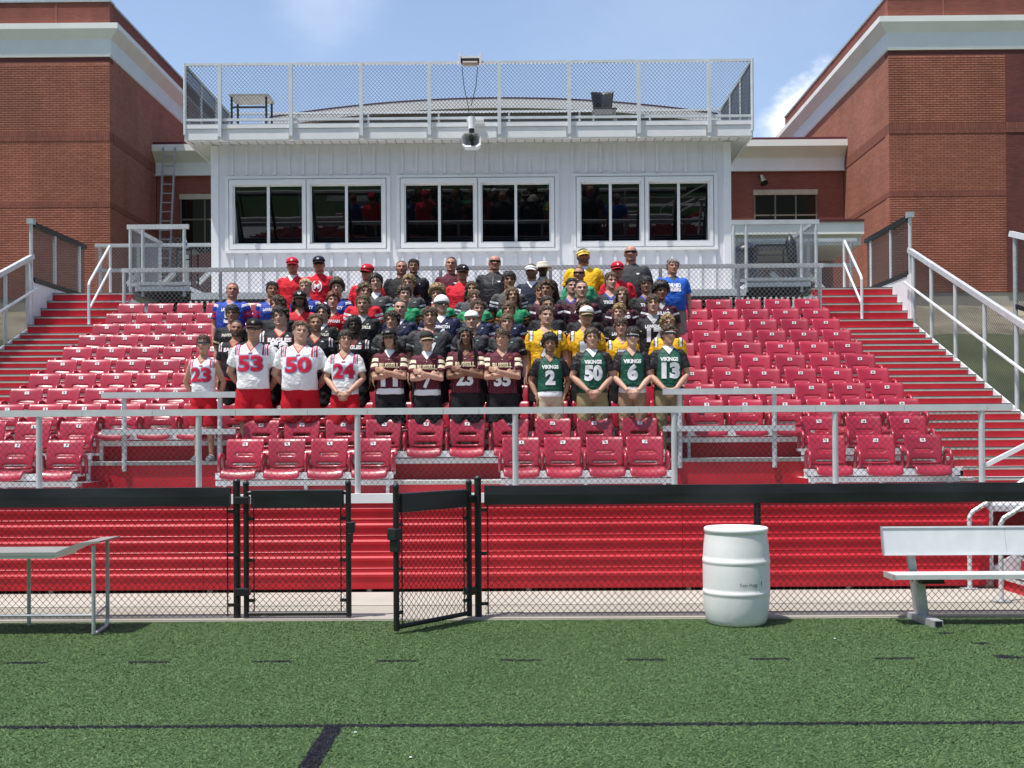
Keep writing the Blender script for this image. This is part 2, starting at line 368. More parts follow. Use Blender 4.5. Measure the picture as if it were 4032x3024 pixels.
# hillside that the stand is built on, and level ground behind it: one sheet to the horizon
def hz_(x, y):
    if y < 13: z = -.02
    elif y < 29.5: z = -.02 + (y - 13) / 16.5 * 5.0
    else: z = 4.98
    return z
xs = [-1500, -400, -120, -60] + list(np.linspace(-36, 36, 49)) + [60, 120, 400, 1500]; ys = [13.0, 14] + list(np.linspace(15, 32, 35)) + [45, 80, 200, 600, 1500]
vs = [(x, y, hz_(x, y) + (.12 * noise.noise((x * .6, y * .6, 0)) if 15 < y < 33 else 0)) for y in ys for x in xs]; nx = len(xs)
fs = [(j * nx + i, j * nx + i + 1, (j + 1) * nx + i + 1, (j + 1) * nx + i) for j in range(len(ys) - 1) for i in range(nx - 1)]
o = MB().add(vs, fs).build("grass_hillside", LAWN, smooth=True); o["kind"] = "structure"
STONE = mk("stony_strip", (.20, .175, .125), .95, 0, .45, 1.3, .8, 6, detail=9)
vs = []; fs = []; k = 0
for xa, xb in ((7.6, 34), (-34, -9.3)):
    for j, y in enumerate(np.linspace(25.8, 31.95, 13)):
        for i, x in enumerate(np.linspace(xa, xb, 60)):
            e = min(1, (y - 25.8 + .8 * noise.noise((x * .5, 3, 1))) / 1.2); vs.append((x, y, hz_(x, y) + (.12 * noise.noise((x * .6, y * .6, 0)) if y < 33 else 0) - .10 + .17 * max(0, min(1, e)) + .05 * noise.noise((x * 2, y * 2, 4))))
    for j in range(12):
        for i in range(59): a = k + j * 60 + i; fs.append((a, a + 1, a + 61, a + 60))
    k += 13 * 60
o = MB().add(vs, fs).build("stony_ground", STONE, smooth=True); o["kind"] = "structure"
# wooded ridge behind the photographer (what the press-box glass looks back at)
vs = []; fs = []; nx = 61
for i in range(nx):
    a = math.pi * (i / (nx - 1)) + math.pi
    for j, (d, h) in enumerate(((100, -.3), (150, 18), (230, 78), (300, 112), (420, 118))):
        vs.append((math.cos(a) * d * 1.3, math.sin(a) * d + 20, h * (1 + .35 * noise.noise((math.cos(a) * 3, math.sin(a) * 3, j)))))
for i in range(nx - 1):
    for j in range(4): fs.append((i * 5 + j, i * 5 + j + 1, (i + 1) * 5 + j + 1, (i + 1) * 5 + j))
HILL = mk("wooded_hill", (.055, .065, .042), .95, 0, .5, .05, .6, .3, detail=8)
o = MB().add(vs, fs).build("hills", HILL, smooth=True); o["kind"] = "structure"
# ================================================================ SCHOOL BUILDINGS
def ribbed(mb, x0, x1, y, z0, z1, course=.0667, p=.005):
    "front wall of projecting courses (real 5 mm ledges)"
    prof = [(y + .3, z0)]; z = z0; prof.append((y, z0))
    while z + course < z1:
        prof += [(y - p, z + .012), (y - p, z + course * .72), (y, z + course * .78)]; z += course; prof.append((y, z))
    prof += [(y, z1), (y + .3, z1)]
    mb.extrude_x(prof, x0, x1)
def cornice(name, mat, parent, path, prof, closed_inner=.0):
    "profile (offset, z) carried round a polyline path of (x, y, nx, ny) mitre directions"
    n = len(prof); vs = []; fs = []
    for x, y, nx_, ny_, kx, ky in path:
        for o, z in prof: vs.append((x + nx_ * o * kx, y + ny_ * o * ky, z))
    for i in range(len(path) - 1):
        for k in range(n): fs.append((i*n+k, i*n+(k+1) % n, (i+1)*n+(k+1) % n, (i+1)*n+k))
    fs += [tuple(range(n))[::-1], tuple(range((len(path)-1)*n, len(path)*n))]
    return MB().add(vs, fs).build(name, mat, parent)
ZC = [12.72, 13.20, 13.48, 13.64]
def wing(name, label, s, xc, zbase, zs):
    "s=-1: wing on the left (its side wall faces +x); s=+1 on the right"
    Y0 = 32.0; far = 62.0; xo = xc + s * 26
    t = thing(name, label, "building", (xc, Y0, zbase))
    a, b = min(xc, xo), max(xc, xo)
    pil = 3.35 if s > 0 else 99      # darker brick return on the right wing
    x_in = (xc + pil) if s > 0 else a
    zz = [zbase] + zs + [12.55]
    m = MB()
    lo, hi = (xc, xc + pil) if s > 0 else (a, b)
    lev = [zbase, zs[0] - .0, zs[0] + .16, zs[1], zs[1] + .29, 12.55]
    for z0, z1 in ((lev[0], lev[1]), (lev[2], lev[3]), (lev[4], lev[5])): ribbed(m, lo, hi, Y0, z0, z1)
    m.build("front_wall", BRICKF, t)
    m = MB().box(lo, hi, Y0 - .012, Y0 + .3, lev[1], lev[2]).box(lo, hi, Y0 - .015, Y0 + .3, lev[3], lev[4])
    m.box(lo, hi, Y0 - .002, Y0 + .3, lev[1] - .02, lev[1]); m.build("soldier_course", SOLD, t)
    MB().box(a, b, Y0 + .012, Y0 + .3, 12.55, 12.80).build("dark_band", BAND, t)
    if s > 0:
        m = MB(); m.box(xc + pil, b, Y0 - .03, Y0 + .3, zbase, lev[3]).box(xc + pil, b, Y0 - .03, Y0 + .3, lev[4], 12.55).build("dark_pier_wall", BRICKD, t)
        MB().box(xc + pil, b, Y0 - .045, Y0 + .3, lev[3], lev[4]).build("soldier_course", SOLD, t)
    # side wall facing the stand
    x0, x1 = (xc - .3, xc - .004) if s < 0 else (xc + .004, xc + .3)
    g = .012 * (1 if s < 0 else -1)
    m = MB()
    yl = 44.4 if s > 0 else far
    for z0, z1 in ((lev[0], lev[1]), (lev[2], lev[3]), (lev[4], 12.8)): m.box(x0, x1, Y0 + .301, yl, z0, z1)
    m.build("side_wall", BRICKS, t)
    m = MB().box(min(x0, x0 + g), max(x1, x1 + g), Y0 + .301, yl, lev[1], lev[2]).box(min(x0, x0 + g), max(x1, x1 + g), Y0 + .301, yl, lev[3], lev[4]); m.build("side_string_course", STRC, t)
    # coved white cornice
    of, os_ = .15, .29
    prof = [(0, 12.70), (.10, 12.72), (.16, 13.20), (1, 13.48), (1, 13.64), (.3, 13.68), (0, 13.68)]
    path = [(xo, Y0, 0, -1, 0, of), (xc, Y0, -s, -1, os_, of), (xc, yl + .3, -s, 0, os_, 0)]
    c = cornice("cornice", CORN, t, path, prof)
    path2 = [(xo, Y0, 0, -1, 0, of), (xc, Y0, -s, -1, os_, of), (xc, yl + .3, -s, 0, os_, 0)]
    cornice("frieze", FRIEZE, t, path2, [(0, 12.74), (.13, 12.76), (.18, 13.19), (.02, 13.2)])
    # parapet and coping
    m = MB(); m.box(a, b, Y0 + .02, Y0 + .32, 13.682, 14.30); m.build("parapet", BRICKP, t)
    px0, px1 = (xc - .32, xc - .02) if s < 0 else (xc + .02, xc + .32)
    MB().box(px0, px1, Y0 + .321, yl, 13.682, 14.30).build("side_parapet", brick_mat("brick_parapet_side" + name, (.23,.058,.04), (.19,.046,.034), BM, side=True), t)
    m = MB().box(a - .04, b + .04, Y0 - .01, Y0 + .36, 14.301, 14.36).box(px0 - .03, px1 + .03, Y0 + .361, yl + .03, 14.301, 14.36); m.build("coping", ALU2, t)
    for xx in ((xc + s * 1.55, xc + s * 7.5) if s < 0 else (xc + 1.6, xc + 5.0)): MB().box(xx - .02, xx + .02, Y0 + .012, Y0 + .03, 13.70, 14.29).build("control_joint", mk("joint_sealant", (.34, .12, .09), .8), t)
    # back body so that nothing is see-through, and roof
    i0, i1 = (a, xc - .33) if s < 0 else (xc + .33, b)
    MB().box(i0, i1, Y0 + .34, yl, zbase, 13.69).build("inner_wall", BRICKD, t)
    m = MB().box(a, b, Y0 + .02, Y0 + .4, zbase - 2.2, zbase - .001)
    fx0, fx1 = (xc - .4, xc - .02) if s < 0 else (xc + .02, xc + .4)
    m.box(fx0, fx1, Y0 + .401, yl, zbase - 2.2, zbase - .001); m.build("foundation", CONCB, t)
    return t
wing("school_wing", "tall ribbed-brick school wing with white cornice, shaded side wall facing right", -1, -11.76, 5.72, [8.35, 10.27])
wing("school_wing", "tall ribbed-brick school wing with dark brick pier and sunlit side wall facing left", 1, 10.72, 5.72, [8.48, 10.30])

def link_building(label, x0, x1, ylink, xw0, xw1, lit):
    "low recessed block between a wing and the press box, white coved cornice, dark window"
    t = thing("school_link_block", label, "building", ((x0 + x1) / 2, ylink, 5))
    zt = lambda y: 1.683 + (940 - y) * ylink / 2400
    zc0, zc1 = zt(374), zt(312)
    MB().box(x0, x1, ylink, ylink + .3, 4.6, zc0 - .001).build("wall", BRICKP, t)
    h = zc1 - zc0
    prof = [(ylink + .3, zc0), (ylink - .10, zc0), (ylink - .10, zc0 + .05), (ylink - .05, zc0 + .06), (ylink - .06, zc0 + h * .46), (ylink - .42, zc0 + h * .78), (ylink - .42, zc1), (ylink + .3, zc1)]
    MB().extrude_x(prof, x0 - .02, x1 + .02).build("cornice", CORN, t)
    MB().box(x0, x1, ylink - .36, ylink + .3, zc1 + .001, zc1 + .09).build("roof_coping", MAROON, t)
    MB().box(x0, x1, ylink + .301, ylink + 12, 4.6, zc1).build("inner_wall", BRICKD, t)
    w0, w1 = zt(540), zt(425)
    win = MB().box(xw0, xw1, ylink - .004, ylink + .01, w0, w1).build("window", GLASS, t)
    m = MB(); n = 3
    for i in range(n + 1):
        x = xw0 + (xw1 - xw0) * (i / n if i in (0, n) else (i + .0) / n); m.box(x - .025, x + .025, ylink - .03, ylink - .005, w0, w1)
    zm = w0 + (w1 - w0) * .62
    for i in range(n): 
        xa = xw0 + (xw1 - xw0) * i / n + .026; xb = xw0 + (xw1 - xw0) * (i + 1) / n - .026; m.box(xa, xb, ylink - .028, ylink - .005, zm - .025, zm + .025)
    m.build("window_frame", mk("bronze_frame", (.16, .14, .11), .5), win)
    MB().box(xw0 - .04, xw1 + .04, ylink - .05, ylink - .001, w1 + .001, w1 + .17).build("lintel", LINTEL, t)
    return t
tl = link_building("low shaded brick link block with white cornice, behind the ladder left of the press box", -11.74, -4.5, 36.1, -10.95, -8.6, False)
tr = link_building("low sunlit brick link block with white cornice and dark window, right of the press box", 4.0, 10.70, 36.4, 7.78, 9.80, True)
# plain white canopy in front of the right block and its small wall lamp
t = thing("entrance_canopy", "low white flat canopy with maroon edge in front of the right brick link block", "canopy", (8, 30, 5))
MB().box(5.5, 9.05, 29.0, 31.7, 6.88, 7.20).build("fascia", CORN, t); MB().box(5.5, 9.05, 28.95, 31.7, 7.201, 7.26).build("coping", MAROON, t)
MB().box(5.6, 9.0, 29.1, 31.7, 6.60, 6.879).build("soffit_board", SOFFIT, t)
MB().box(5.6, 9.0, 31.701, 31.9, 4.4, 7.19).build("back_wall", BRICKP, t)
t = thing("wall_lamp", "small dark security lamp on the brick under the right link cornice", "lamp", (7.95, 36.3, 9.9))
m = MB(); m.bar((7.95, 36.4, 10.12), (7.95, 36.1, 9.98), .06, .06); m.build("bracket", BLACK, t)
MB().tube([(7.95, 36.1, 10.05), (8.0, 35.92, 9.78)], [.07, .13], 12).build("lamp_head", BLACK, t)
# ladder on the left block
t = thing("ladder", "grey aluminium ladder leaning up the shaded brick link block to its cornice", "ladder", (-11.1, 35.6, 5))
pl, pr = Vector((-11.42, 35.15, 5.6)), Vector((-11.10, 35.15, 5.6)); ql, qr = Vector((-11.36, 35.60, 11.0)), Vector((-10.98, 35.60, 11.0))
for p, q in ((pl, ql), (pr, qr)): MB().bar(p, q, .05, .08).build("stile", ALU2, t)
for i in range(1, 18):
    f = i / 18; MB().bar(pl.lerp(ql, f), pr.lerp(qr, f), .035, .035).build("rung", ALU2, t)
# gymnasium with a shallow arched roof far behind
t = thing("gymnasium", "far hall with a shallow arched roof and white fascia, seen through the rooftop mesh", "building", (-1, 60, 5))
X0, X1, YG = -13.4, 10.9, 60.0
def arch(x): u = (x - (X0 + X1) / 2) / ((X1 - X0) / 2); return 19.0 + .95 * (1 - u * u)
xs = [X0 + (X1 - X0) * i / 40 for i in range(41)]
def archband(y0, y1, lo, hi):
    p = [(x, arch(x) + hi) for x in xs] + [(x, (arch(x) + lo) if lo > -5 else 5.0) for x in reversed(xs)]
    return MB().extrude_y(p, y0, y1)
archband(YG, YG + 1, -.55, -.04).build("roof_fascia", CORN, t); archband(YG - .01, YG + 30, -.039, .03).build("roof", MAROON, t)
archband(YG + .4, YG + 29, -9, -.56).build("wall", mk("tan_wall", (.22, .19, .14), .9, 0, .1, .5), t)

# ================================================================ PRESS BOX
PX0, PX1, PY, PZ, PT = -6.31, 4.40, 22.95, 4.47, 7.74
pb = thing("press_box", "long white press box with three pairs of dark windows and a fenced flat roof", "press box", (-.95, PY, PZ))
pxw = lambda x: (x - 1120) * PY / 2400
zy = lambda y: 1.683 + (940 - y) * PY / 2400
WINS = [((505, 657), (672, 829)), ((876, 1028), (1042, 1193)), ((1256, 1388), (1403, 1536))]
WT, WB = zy(394), zy(524)
groups = []
for (a, b), (c, d) in WINS: groups.append((pxw(a), pxw(b), pxw(c), pxw(d)))
wall = MB(); bat = MB()
# solid wall pieces round the openings
edges = [PX0]
for g in groups: edges += [g[0], g[1], g[2], g[3]]
edges.append(PX1)
wall.box(PX0, PX1, PY, PY + .12, WT, PT - .001); wall.box(PX0, PX1, PY, PY + .12, PZ - .25, WB)
for i in range(0, len(edges), 2): wall.box(edges[i], edges[i + 1], PY, PY + .12, WB, WT)
wall.box(PX0, PX0 + .12, PY + .121, 25.6, PZ - .25, PT - .001).box(PX1 - .12, PX1, PY + .121, 25.6, PZ - .25, PT - .001).box(PX0, PX1, 25.601, 25.7, PZ - .25, PT - .001)
wall.build("wall", SIDING, pb)
def batten(x, z0, z1): bat.box(x - .026, x + .026, PY - .034, PY - .0005, z0, z1)
x = PX0 + .42
while x < PX1 - .3:
    batten(x, WT + .20, PT - .05)
    ing = any(g[0] - .12 < x < g[3] + .12 for g in groups)
    if ing: batten(x, PZ - .2, WB - .22)
    else: batten(x, PZ - .2, WT + .19)
    x += .293
bat.build("board_batten", SIDING, pb)
for xx in (PX0 - .02, PX1 - .13): MB().box(xx, xx + .15, PY - .03, PY - .001, PZ - .25, PT - .03).build("corner_trim", TRIM, pb)
INSIDE = mk("interior_shade", (.010, .011, .012), .9)  # near-black colour for sheets that stand in for unlit space
MB().box(PX0 + .2, PX1 - .2, PY + .6, PY + .7, PZ, PT - .1).build("interior_shade_sheet", INSIDE, pb)
for g in groups:
    for a, b in ((g[0], g[1]), (g[2], g[3])):
        w = MB()
        f = .068; fi = (g[2] - g[1]) / 2 - .012; fl, fr = (f, fi) if a == g[0] else (fi, f)
        w.box(a - fl, b + fr, PY - .045, PY - .002, WT, WT + f + .03).box(a - fl, b + fr, PY - .045, PY - .002, WB - f - .03, WB)
        w.box(a - fl, a, PY - .044, PY - .002, WB + .001, WT - .001).box(b, b + fr, PY - .044, PY - .002, WB + .001, WT - .001)
        w.box(a - .03, a - .0005, PY + .121, PY + .52, WB, WT).box(b + .0005, b + .03, PY + .121, PY + .52, WB, WT)
        w = w.build("window", TRIM, pb)
        MB().extrude_x([(PY + .455, WB + .001), (PY + .465, WB + .001), (PY + .062, WT - .001), (PY + .052, WT - .001)], a + .001, b - .001).build("pane", GLASS, w)   # glass slopes out at the top, so it mirrors the stand below
        mm = (a + b) / 2; q = MB().box(mm - .028, mm + .028, PY + .012, PY + .049, WB + .03, WT - .03)
        q.box(a + .001, b - .001, PY + .014, PY + .049, WB + .001, WB + .03).box(a + .001, b - .001, PY + .014, PY + .049, WT - .03, WT - .001)
        q.box(a + .001, a + .03, PY + .013, PY + .049, WB + .031, WT - .031).box(b - .03, b - .001, PY + .013, PY + .049, WB + .031, WT - .031)
        q.build("mullion", TRIM, w)
    q = MB().box(g[0] - .16, g[3] + .16, PY - .03, PY - .002, WT + .118, WT + .17).box(g[0] - .16, g[3] + .16, PY - .06, PY - .002, WB - .17, WB - .118)
    q.box(g[0] - .16, g[0] - .09, PY - .03, PY - .002, WB - .117, WT + .117).box(g[3] + .09, g[3] + .16, PY - .03, PY - .002, WB - .117, WT + .117)
    q.build("window_surround", TRIM, pb)
RX0, RX1, RY = -6.77, 4.81, 22.57
r = MB().box(RX0 + .04, RX1 - .04, RY + .04, 26.1, PT, PT + .02).build("soffit", SOFFIT, pb)
m = MB()
for i in range(60): m.box(RX0 + .1 + i * .19, RX0 + .112 + i * .19, RY + .05, PY - .01, PT - .006, PT - .0005)
m.build("soffit_groove", mk("soffit_gap", (.15, .14, .13), .8), pb)
r = MB().box(RX0 + .05, RX1 - .05, RY + .05, 26.05, PT + .021, PT + .30).build("roof", TRIM, pb)
m = MB(); POSTX = [479, 633, 785, 932, 1083, 1234, 1384, 1536]; RPX = [(p - 1120) * RY / 2400 for p in POSTX]
m.box(RX0, RX1, RY + .01, RY + .045, PT - .02, PT + .33)
e = [RX0 + .01] + [p for p in RPX] + [RX1 - .01]
for i in range(len(e) - 1):
    m.box(e[i] + (.13 if i else 0), e[i + 1] - (.06 if i < len(e) - 2 else 0), RY - .012, RY + .009, PT, PT + .215)
m.box(RX0, RX1, RY - .03, RY + .009, PT + .225, PT + .305)
m.build("fascia_board", TRIM, r)
m = MB().box(RX0, RX0 + .04, RY + .046, 26.1, PT - .02, PT + .33).box(RX1 - .04, RX1, RY + .046, 26.1, PT - .02, PT + .33); m.build("side_fascia", TRIM, r)
# rooftop railing: mesh panels in a galvanised frame
rr = thing("rooftop_railing", "galvanised chain-link railing round the flat roof of the press box", "railing", (-.98, RY, PT + .3))
ZT = 9.27; ZBm = PT + .40
for i, xx in enumerate(RPX):
    MB().box(xx - .035, xx + .035, RY - .10, RY - .035, PT + .05, ZT - .0).build("post", ALU2 if False else ALU, rr)
MB().bar((RX0, RY - .02, ZT), (RX1, RY - .02, ZT), .05, .05).build("top_rail", ALU, rr); MB().bar((RX0, RY - .02, ZBm), (RX1, RY - .02, ZBm), .045, .045).build("bottom_rail", ALU, rr)
chainlink("mesh_panel", WIRE, rr, (RX0, RY - .01, ZBm - .05), (RX1 - RX0, 0, 0), (0, 0, ZT - ZBm + .05), .075, .0040)
for s, xx in ((-1, RX0 + .02), (1, RX1 - .02)):
    m = MB()
    m.tube([(xx, RY - .02, PT + .1), (xx, RY - .02, ZT + .03)], .032, 10).build("corner_post", ALU, rr)
    MB().bar((xx, RY, ZT - .0), (xx, 26.0, ZT), .045, .045).build("side_rail", BLACK if False else ALU2, rr)
    MB().bar((xx, RY, ZBm), (xx, 26.0, ZBm), .045, .045).build("side_rail", ALU2, rr)
    for yy in (23.7, 24.85, 26.0): MB().tube([(xx, yy, PT + .3), (xx, yy, ZT)], .03, 8).build("post", ALU2, rr)
    chainlink("mesh_panel", WIRE, rr, (xx, RY, ZBm - .05), (0, 26.0 - RY, 0), (0, 0, ZT - ZBm + .05), .075, .0036)
MB().bar((RX0, 26.0, ZT), (RX1, 26.0, ZT), .045, .045).build("rear_rail", ALU, rr)
chainlink("mesh_panel", WIRE, rr, (RX0, 26.0, ZBm), (RX1 - RX0, 0, 0), (0, 0, ZT - ZBm), .075, .0024)
m = MB()
for xx in [RX0 + i * 1.65 for i in range(8)]: m.tube([(xx, 26.0, PT + .3), (xx, 26.0, ZT)], .025, 8)
m.build("rear_post", ALU2, rr)
# things on and at the roof
t = thing("utility_table", "small grey table with black legs on the press box roof behind the mesh", "table", (-5.6, 23.7, PT + .31))
zt0 = PT + .31; m = MB(); m.box(-6.05, -5.22, 23.3, 23.9, zt0 + .80, zt0 + .85).build("tabletop", mk("worn_grey_top", (.34, .33, .29), .6, 0, .2, 8), t)
for xx in (-6.0, -5.27):
    for yy in (23.34, 23.86): MB().box(xx - .02, xx + .02, yy - .02, yy + .02, zt0, zt0 + .799).build("leg", BLACK, t)
m = MB().box(-5.98, -5.29, 23.33, 23.35, zt0 + .56, zt0 + .60).build("stretcher", BLACK, t)
t = thing("stacking_chair", "black plastic stacking chair on the press box roof behind the mesh", "chair", (1.85, 23.4, zt0))
vs = []; fs = []
for j in range(9):
    for i in range(9):
        u = i / 8 * 2 - 1; v = j / 8; wdt = .25 - .06 * (1 - v) ; vs.append((1.82 + u * wdt, 23.55 + .05 * v - .06 * (1 - abs(u) ** 2) * -1 - .1 * abs(u), zt0 + .46 + .46 * v - .03 * u * u * (v > .9)))
for j in range(8):
    for i in range(8): fs.append((j*9+i, j*9+i+1, (j+1)*9+i+1, (j+1)*9+i))
me = MB().add(vs, fs).mesh("backrest", [BLKPL], True); me = applied(me, lambda o: setattr(o.modifiers.new("s", 'SOLIDIFY'), "thickness", .02)); link("backrest", me, t)
MB().box(1.60, 2.10, 23.15, 23.58, zt0 + .43, zt0 + .46).build("seat", BLKPL, t, bevel=.012)
for xx, yy in ((1.64, 23.2), (2.06, 23.2), (1.64, 23.55), (2.06, 23.55)): MB().tube([(xx, yy, zt0 + .43), (xx + (.05 if xx > 1.8 else -.05), yy, zt0)], .012, 8).build("leg", ALU2, t)
t = thing("loudspeaker", "white horn loudspeaker hanging under the roof edge of the press box", "loudspeaker", (-.9, RY - .3, PT))
m = MB().tube([(-.9, RY - .30, PT + .34), (-.9, RY - .30, PT + .10)], .07, 14).build("mount", TRIM, t); MB().box(-1.0, -.66, RY - .30, RY - .035, PT + .27, PT + .31).build("bracket_arm", TRIM, t)
MB().tube([(-.9, RY - .30, PT + .099), (-.9, RY - .30, PT - .05)], .055, 12).build("swivel", BLKPL, t)
hs = []
for s in (0,):
    m = MB(); n = 8
    out = [(-.19, -.10), (-.13, -.15), (.13, -.15), (.19, -.10), (.19, .06), (.13, .12), (-.13, .12), (-.19, .06)]
    vs = [(-.9 + a, RY - .55, PT - .17 + b) for a, b in out] + [(-.9 + a * .86, RY - .53, PT - .17 + b * .84) for a, b in out] + [(-.9 + a * .38, RY - .36, PT - .17 + b * .42) for a, b in out] + [(-.9 + a * .9, RY - .2, PT - .17 + b * .9) for a, b in out]
    fs = []
    for k in range(8):
        k2 = (k + 1) % 8; fs += [(k, k2, 8 + k2, 8 + k), (8 + k, 8 + k2, 16 + k2, 16 + k), (k2, k, 24 + k, 24 + k2)]
    fs += [tuple(range(16, 24)), tuple(range(24, 32))]
    m.add(vs, fs).build("horn", TRIM, t)
m = MB().tube([(-.9, RY - .60, PT - .14), (-.9, RY - .37, PT - .14)], [.045, .045], 14).build("driver", BLKPL, t); MB().tube([(-.88, RY - .60, PT - .25), (-.88, RY - .37, PT - .22)], [.04, .04], 14).build("driver", BLKPL, t)
t = thing("floodlight", "small white floodlight clamped on the top rail of the roof railing", "light", (-.94, RY - .1, ZT))
m = MB().box(-1.12, -.74, RY - .2, RY - .05, ZT + .03, ZT + .075).build("hood", TRIM, t); MB().box(-1.16, -1.12, RY - .22, RY - .04, ZT - .06, ZT + .13).build("clamp", TRIM, t); MB().box(-.74, -.70, RY - .22, RY - .04, ZT - .06, ZT + .13).build("clamp", TRIM, t)
MB().box(-1.11, -.75, RY - .2, RY - .06, ZT - .06, ZT + .029).build("lamp_body", BLKPL, t)
vs = MB().tube([(-1.08, RY - .15, ZT - .062), (-.78, RY - .15, ZT - .062)], [(.06, .06), (.06, .06)], 12).build("lens", mk("amber_lens", (.48, .38, .33), .3), t)
m = MB().tube([(-1.1, RY - .05, ZT - .1), (-1.06, RY - .05, ZT - .5), (-.98, RY - .06, ZT - .9), (-.93, RY - .06, ZT - 1.3), (-.9, RY - .2, PT + .3)], .008, 6).tube([(-.78, RY - .05, ZT - .1), (-.82, RY - .05, ZT - .5), (-.92, RY - .06, ZT - .9)], .008, 6); m.build("cable", BLKPL, t)
# ================================================================ GRANDSTAND
zt_ = lambda r: .88 + .244 * (r - 1)            # tread level of seat row r
yn_ = lambda r: 13.75 + .61 * (r - 2)           # its nosing
SX0, SX1 = -7.36, 5.62                           # seating block
AX0, AX1 = -8.92, 7.16                           # outer edges of the aisles
gs = thing("grandstand", "red and silver aluminium grandstand with corrugated red front and side aisles", "grandstand", (-.9, 12, 0))
BAYS = [(-5.42, -3.62), (1.82, 3.58)]
# walkway in front
MB().box(-16, 4.98, 12.0, yn_(2) + .02, zt_(1) - .05, zt_(1)).build("walkway", ALU, gs)
MB().box(4.981, AX1, 12.0, 13.1, zt_(1) - .05, zt_(1)).build("walkway", ALU, gs)
# rows
def spans(r):
    if r != 2: return [(SX0, SX1)]
    return [(SX0, BAYS[0][0]), (BAYS[0][1], BAYS[1][0]), (BAYS[1][1], SX1)]
for r in range(2, 13):
    ri = MB(); tr_ = MB(); no = MB()
    for a, b in spans(r):
        parts = [(a, b, zt_(r - 1))]
        if r == 3: parts = [(SX0, BAYS[0][0], zt_(2)), (BAYS[0][0], BAYS[0][1], zt_(1)), (BAYS[0][1], BAYS[1][0], zt_(2)), (BAYS[1][0], BAYS[1][1], zt_(1)), (BAYS[1][1], SX1, zt_(2))]
        for x0, x1, zl in parts: ri.box(x0, x1, yn_(r) + .012, yn_(r) + .03, zl, zt_(r) - .045)
        no.box(a, b, yn_(r) - .012, yn_(r) + .03, zt_(r) - .044, zt_(r) + .001)
        tr_.box(a, b, yn_(r) + .031, yn_(r + 1) + .01 if r < 12 else 20.45, zt_(r) - .04, zt_(r))
    ri.build("riser", RED, gs); tr_.build("tread", ALU, gs); no.build("nosing", NOSE, gs)
m = MB()
for a, b in BAYS:
    for xx in (a, b): m.box(xx - .01, xx + .01, yn_(2) + .01, yn_(3) + .012, zt_(1), zt_(2) - .002)
m.build("bay_side_panel", RED, gs)
# seat planks that carry the chairs
yb_ = lambda r: 13.87 + .61 * (r - 1)
def planks(r):
    if r == 1: return [(-16, -5.40), (-3.70, -1.53), (-.22, 1.86), (3.53, 5.36)]
    if r == 2: return [(-16, -5.45), (-3.65, 1.86), (3.60, 5.38)]
    return [(SX0 + .12, SX1 - .12)]
for r in range(1, 12):
    for a, b in planks(r):
        a = max(a, -7.25); m = MB()
        m.box(a, b, yb_(r) - .33, yb_(r) - .30, zt_(r) + .205, zt_(r) + .27)
        if r <= 3: m.box(a, b, yb_(r) - .345, yb_(r) - .30, zt_(r) + .285, zt_(r) + .365).box(a, b, yb_(r) - .299, yb_(r) - .06, zt_(r) + .33, zt_(r) + .362)
        k = max(2, int((b - a) / 1.5))
        for i in range(k + 1):
            x = a + .08 + (b - a - .16) * i / k; m.box(x - .02, x + .02, yb_(r) - .25, yb_(r) - .2, zt_(r) + .001, zt_(r) + .329)
        m.build("seat_plank", ALU, gs)
# aisle steps: half risers
def aisle(x0, x1):
    k = 0
    ri = MB(); no = MB(); bl = MB(); td = MB()
    st = []
    z = zt_(1); y = yn_(2) - .305
    while z + .122 < zt_(12) + .01: z += .122; st.append((y, z)); y += .305
    for y2 in (20.15, 20.43, 20.71, 20.99, 21.25): z += .18; st.append((y2, z))
    zl = zt_(1)
    for i, (y, z) in enumerate(st):
        yn = st[i + 1][0] if i + 1 < len(st) else 23.2
        ri.box(x0, x1, y + .006, y + .03, zl, z - .035)
        no.box(x0, x1, y - .012, y + .03, z - .034, z - .006)
        bl.box(x0, x1, y - .014, y + .06, z - .005, z + .004)
        td.box(x0, x1, y + .061, yn + .011, z - .045, z)
        zl = z
    ri.build("step_riser", RED, gs); no.build("step_nosing", NOSE, gs); bl.build("grip_strip", BLKSTRIP, gs); td.build("step_tread", ALU, gs)
aisle(AX0, SX0 - .001); aisle(SX1 + .001, AX1)
# outer stringers and upper side panels
def slope(y): return zt_(1) + .4 * (y - 13.45)
for s, xx in ((-1, AX0), (1, AX1)):
    m = MB(); a, b = (xx - .04, xx - .002) if s < 0 else (xx + .002, xx + .04)
    for d in (0,):
        vs = [(x, y, z) for x in (a, b) for y, z in ((12.9, slope(12.9) - .25), (20.2, slope(20.2) - .25), (20.2, slope(20.2) + .10), (12.9, slope(12.9) + .10))]
        m.add(vs, [(0, 1, 2, 3), (7, 6, 5, 4), (0, 4, 5, 1), (1, 5, 6, 2), (2, 6, 7, 3), (3, 7, 4, 0)])
    m.build("stringer", ALU, gs)
    m = MB(); m.box(a, b, 20.25, 23.1, 3.4, 4.58); m.build("side_panel", SIDING, gs)
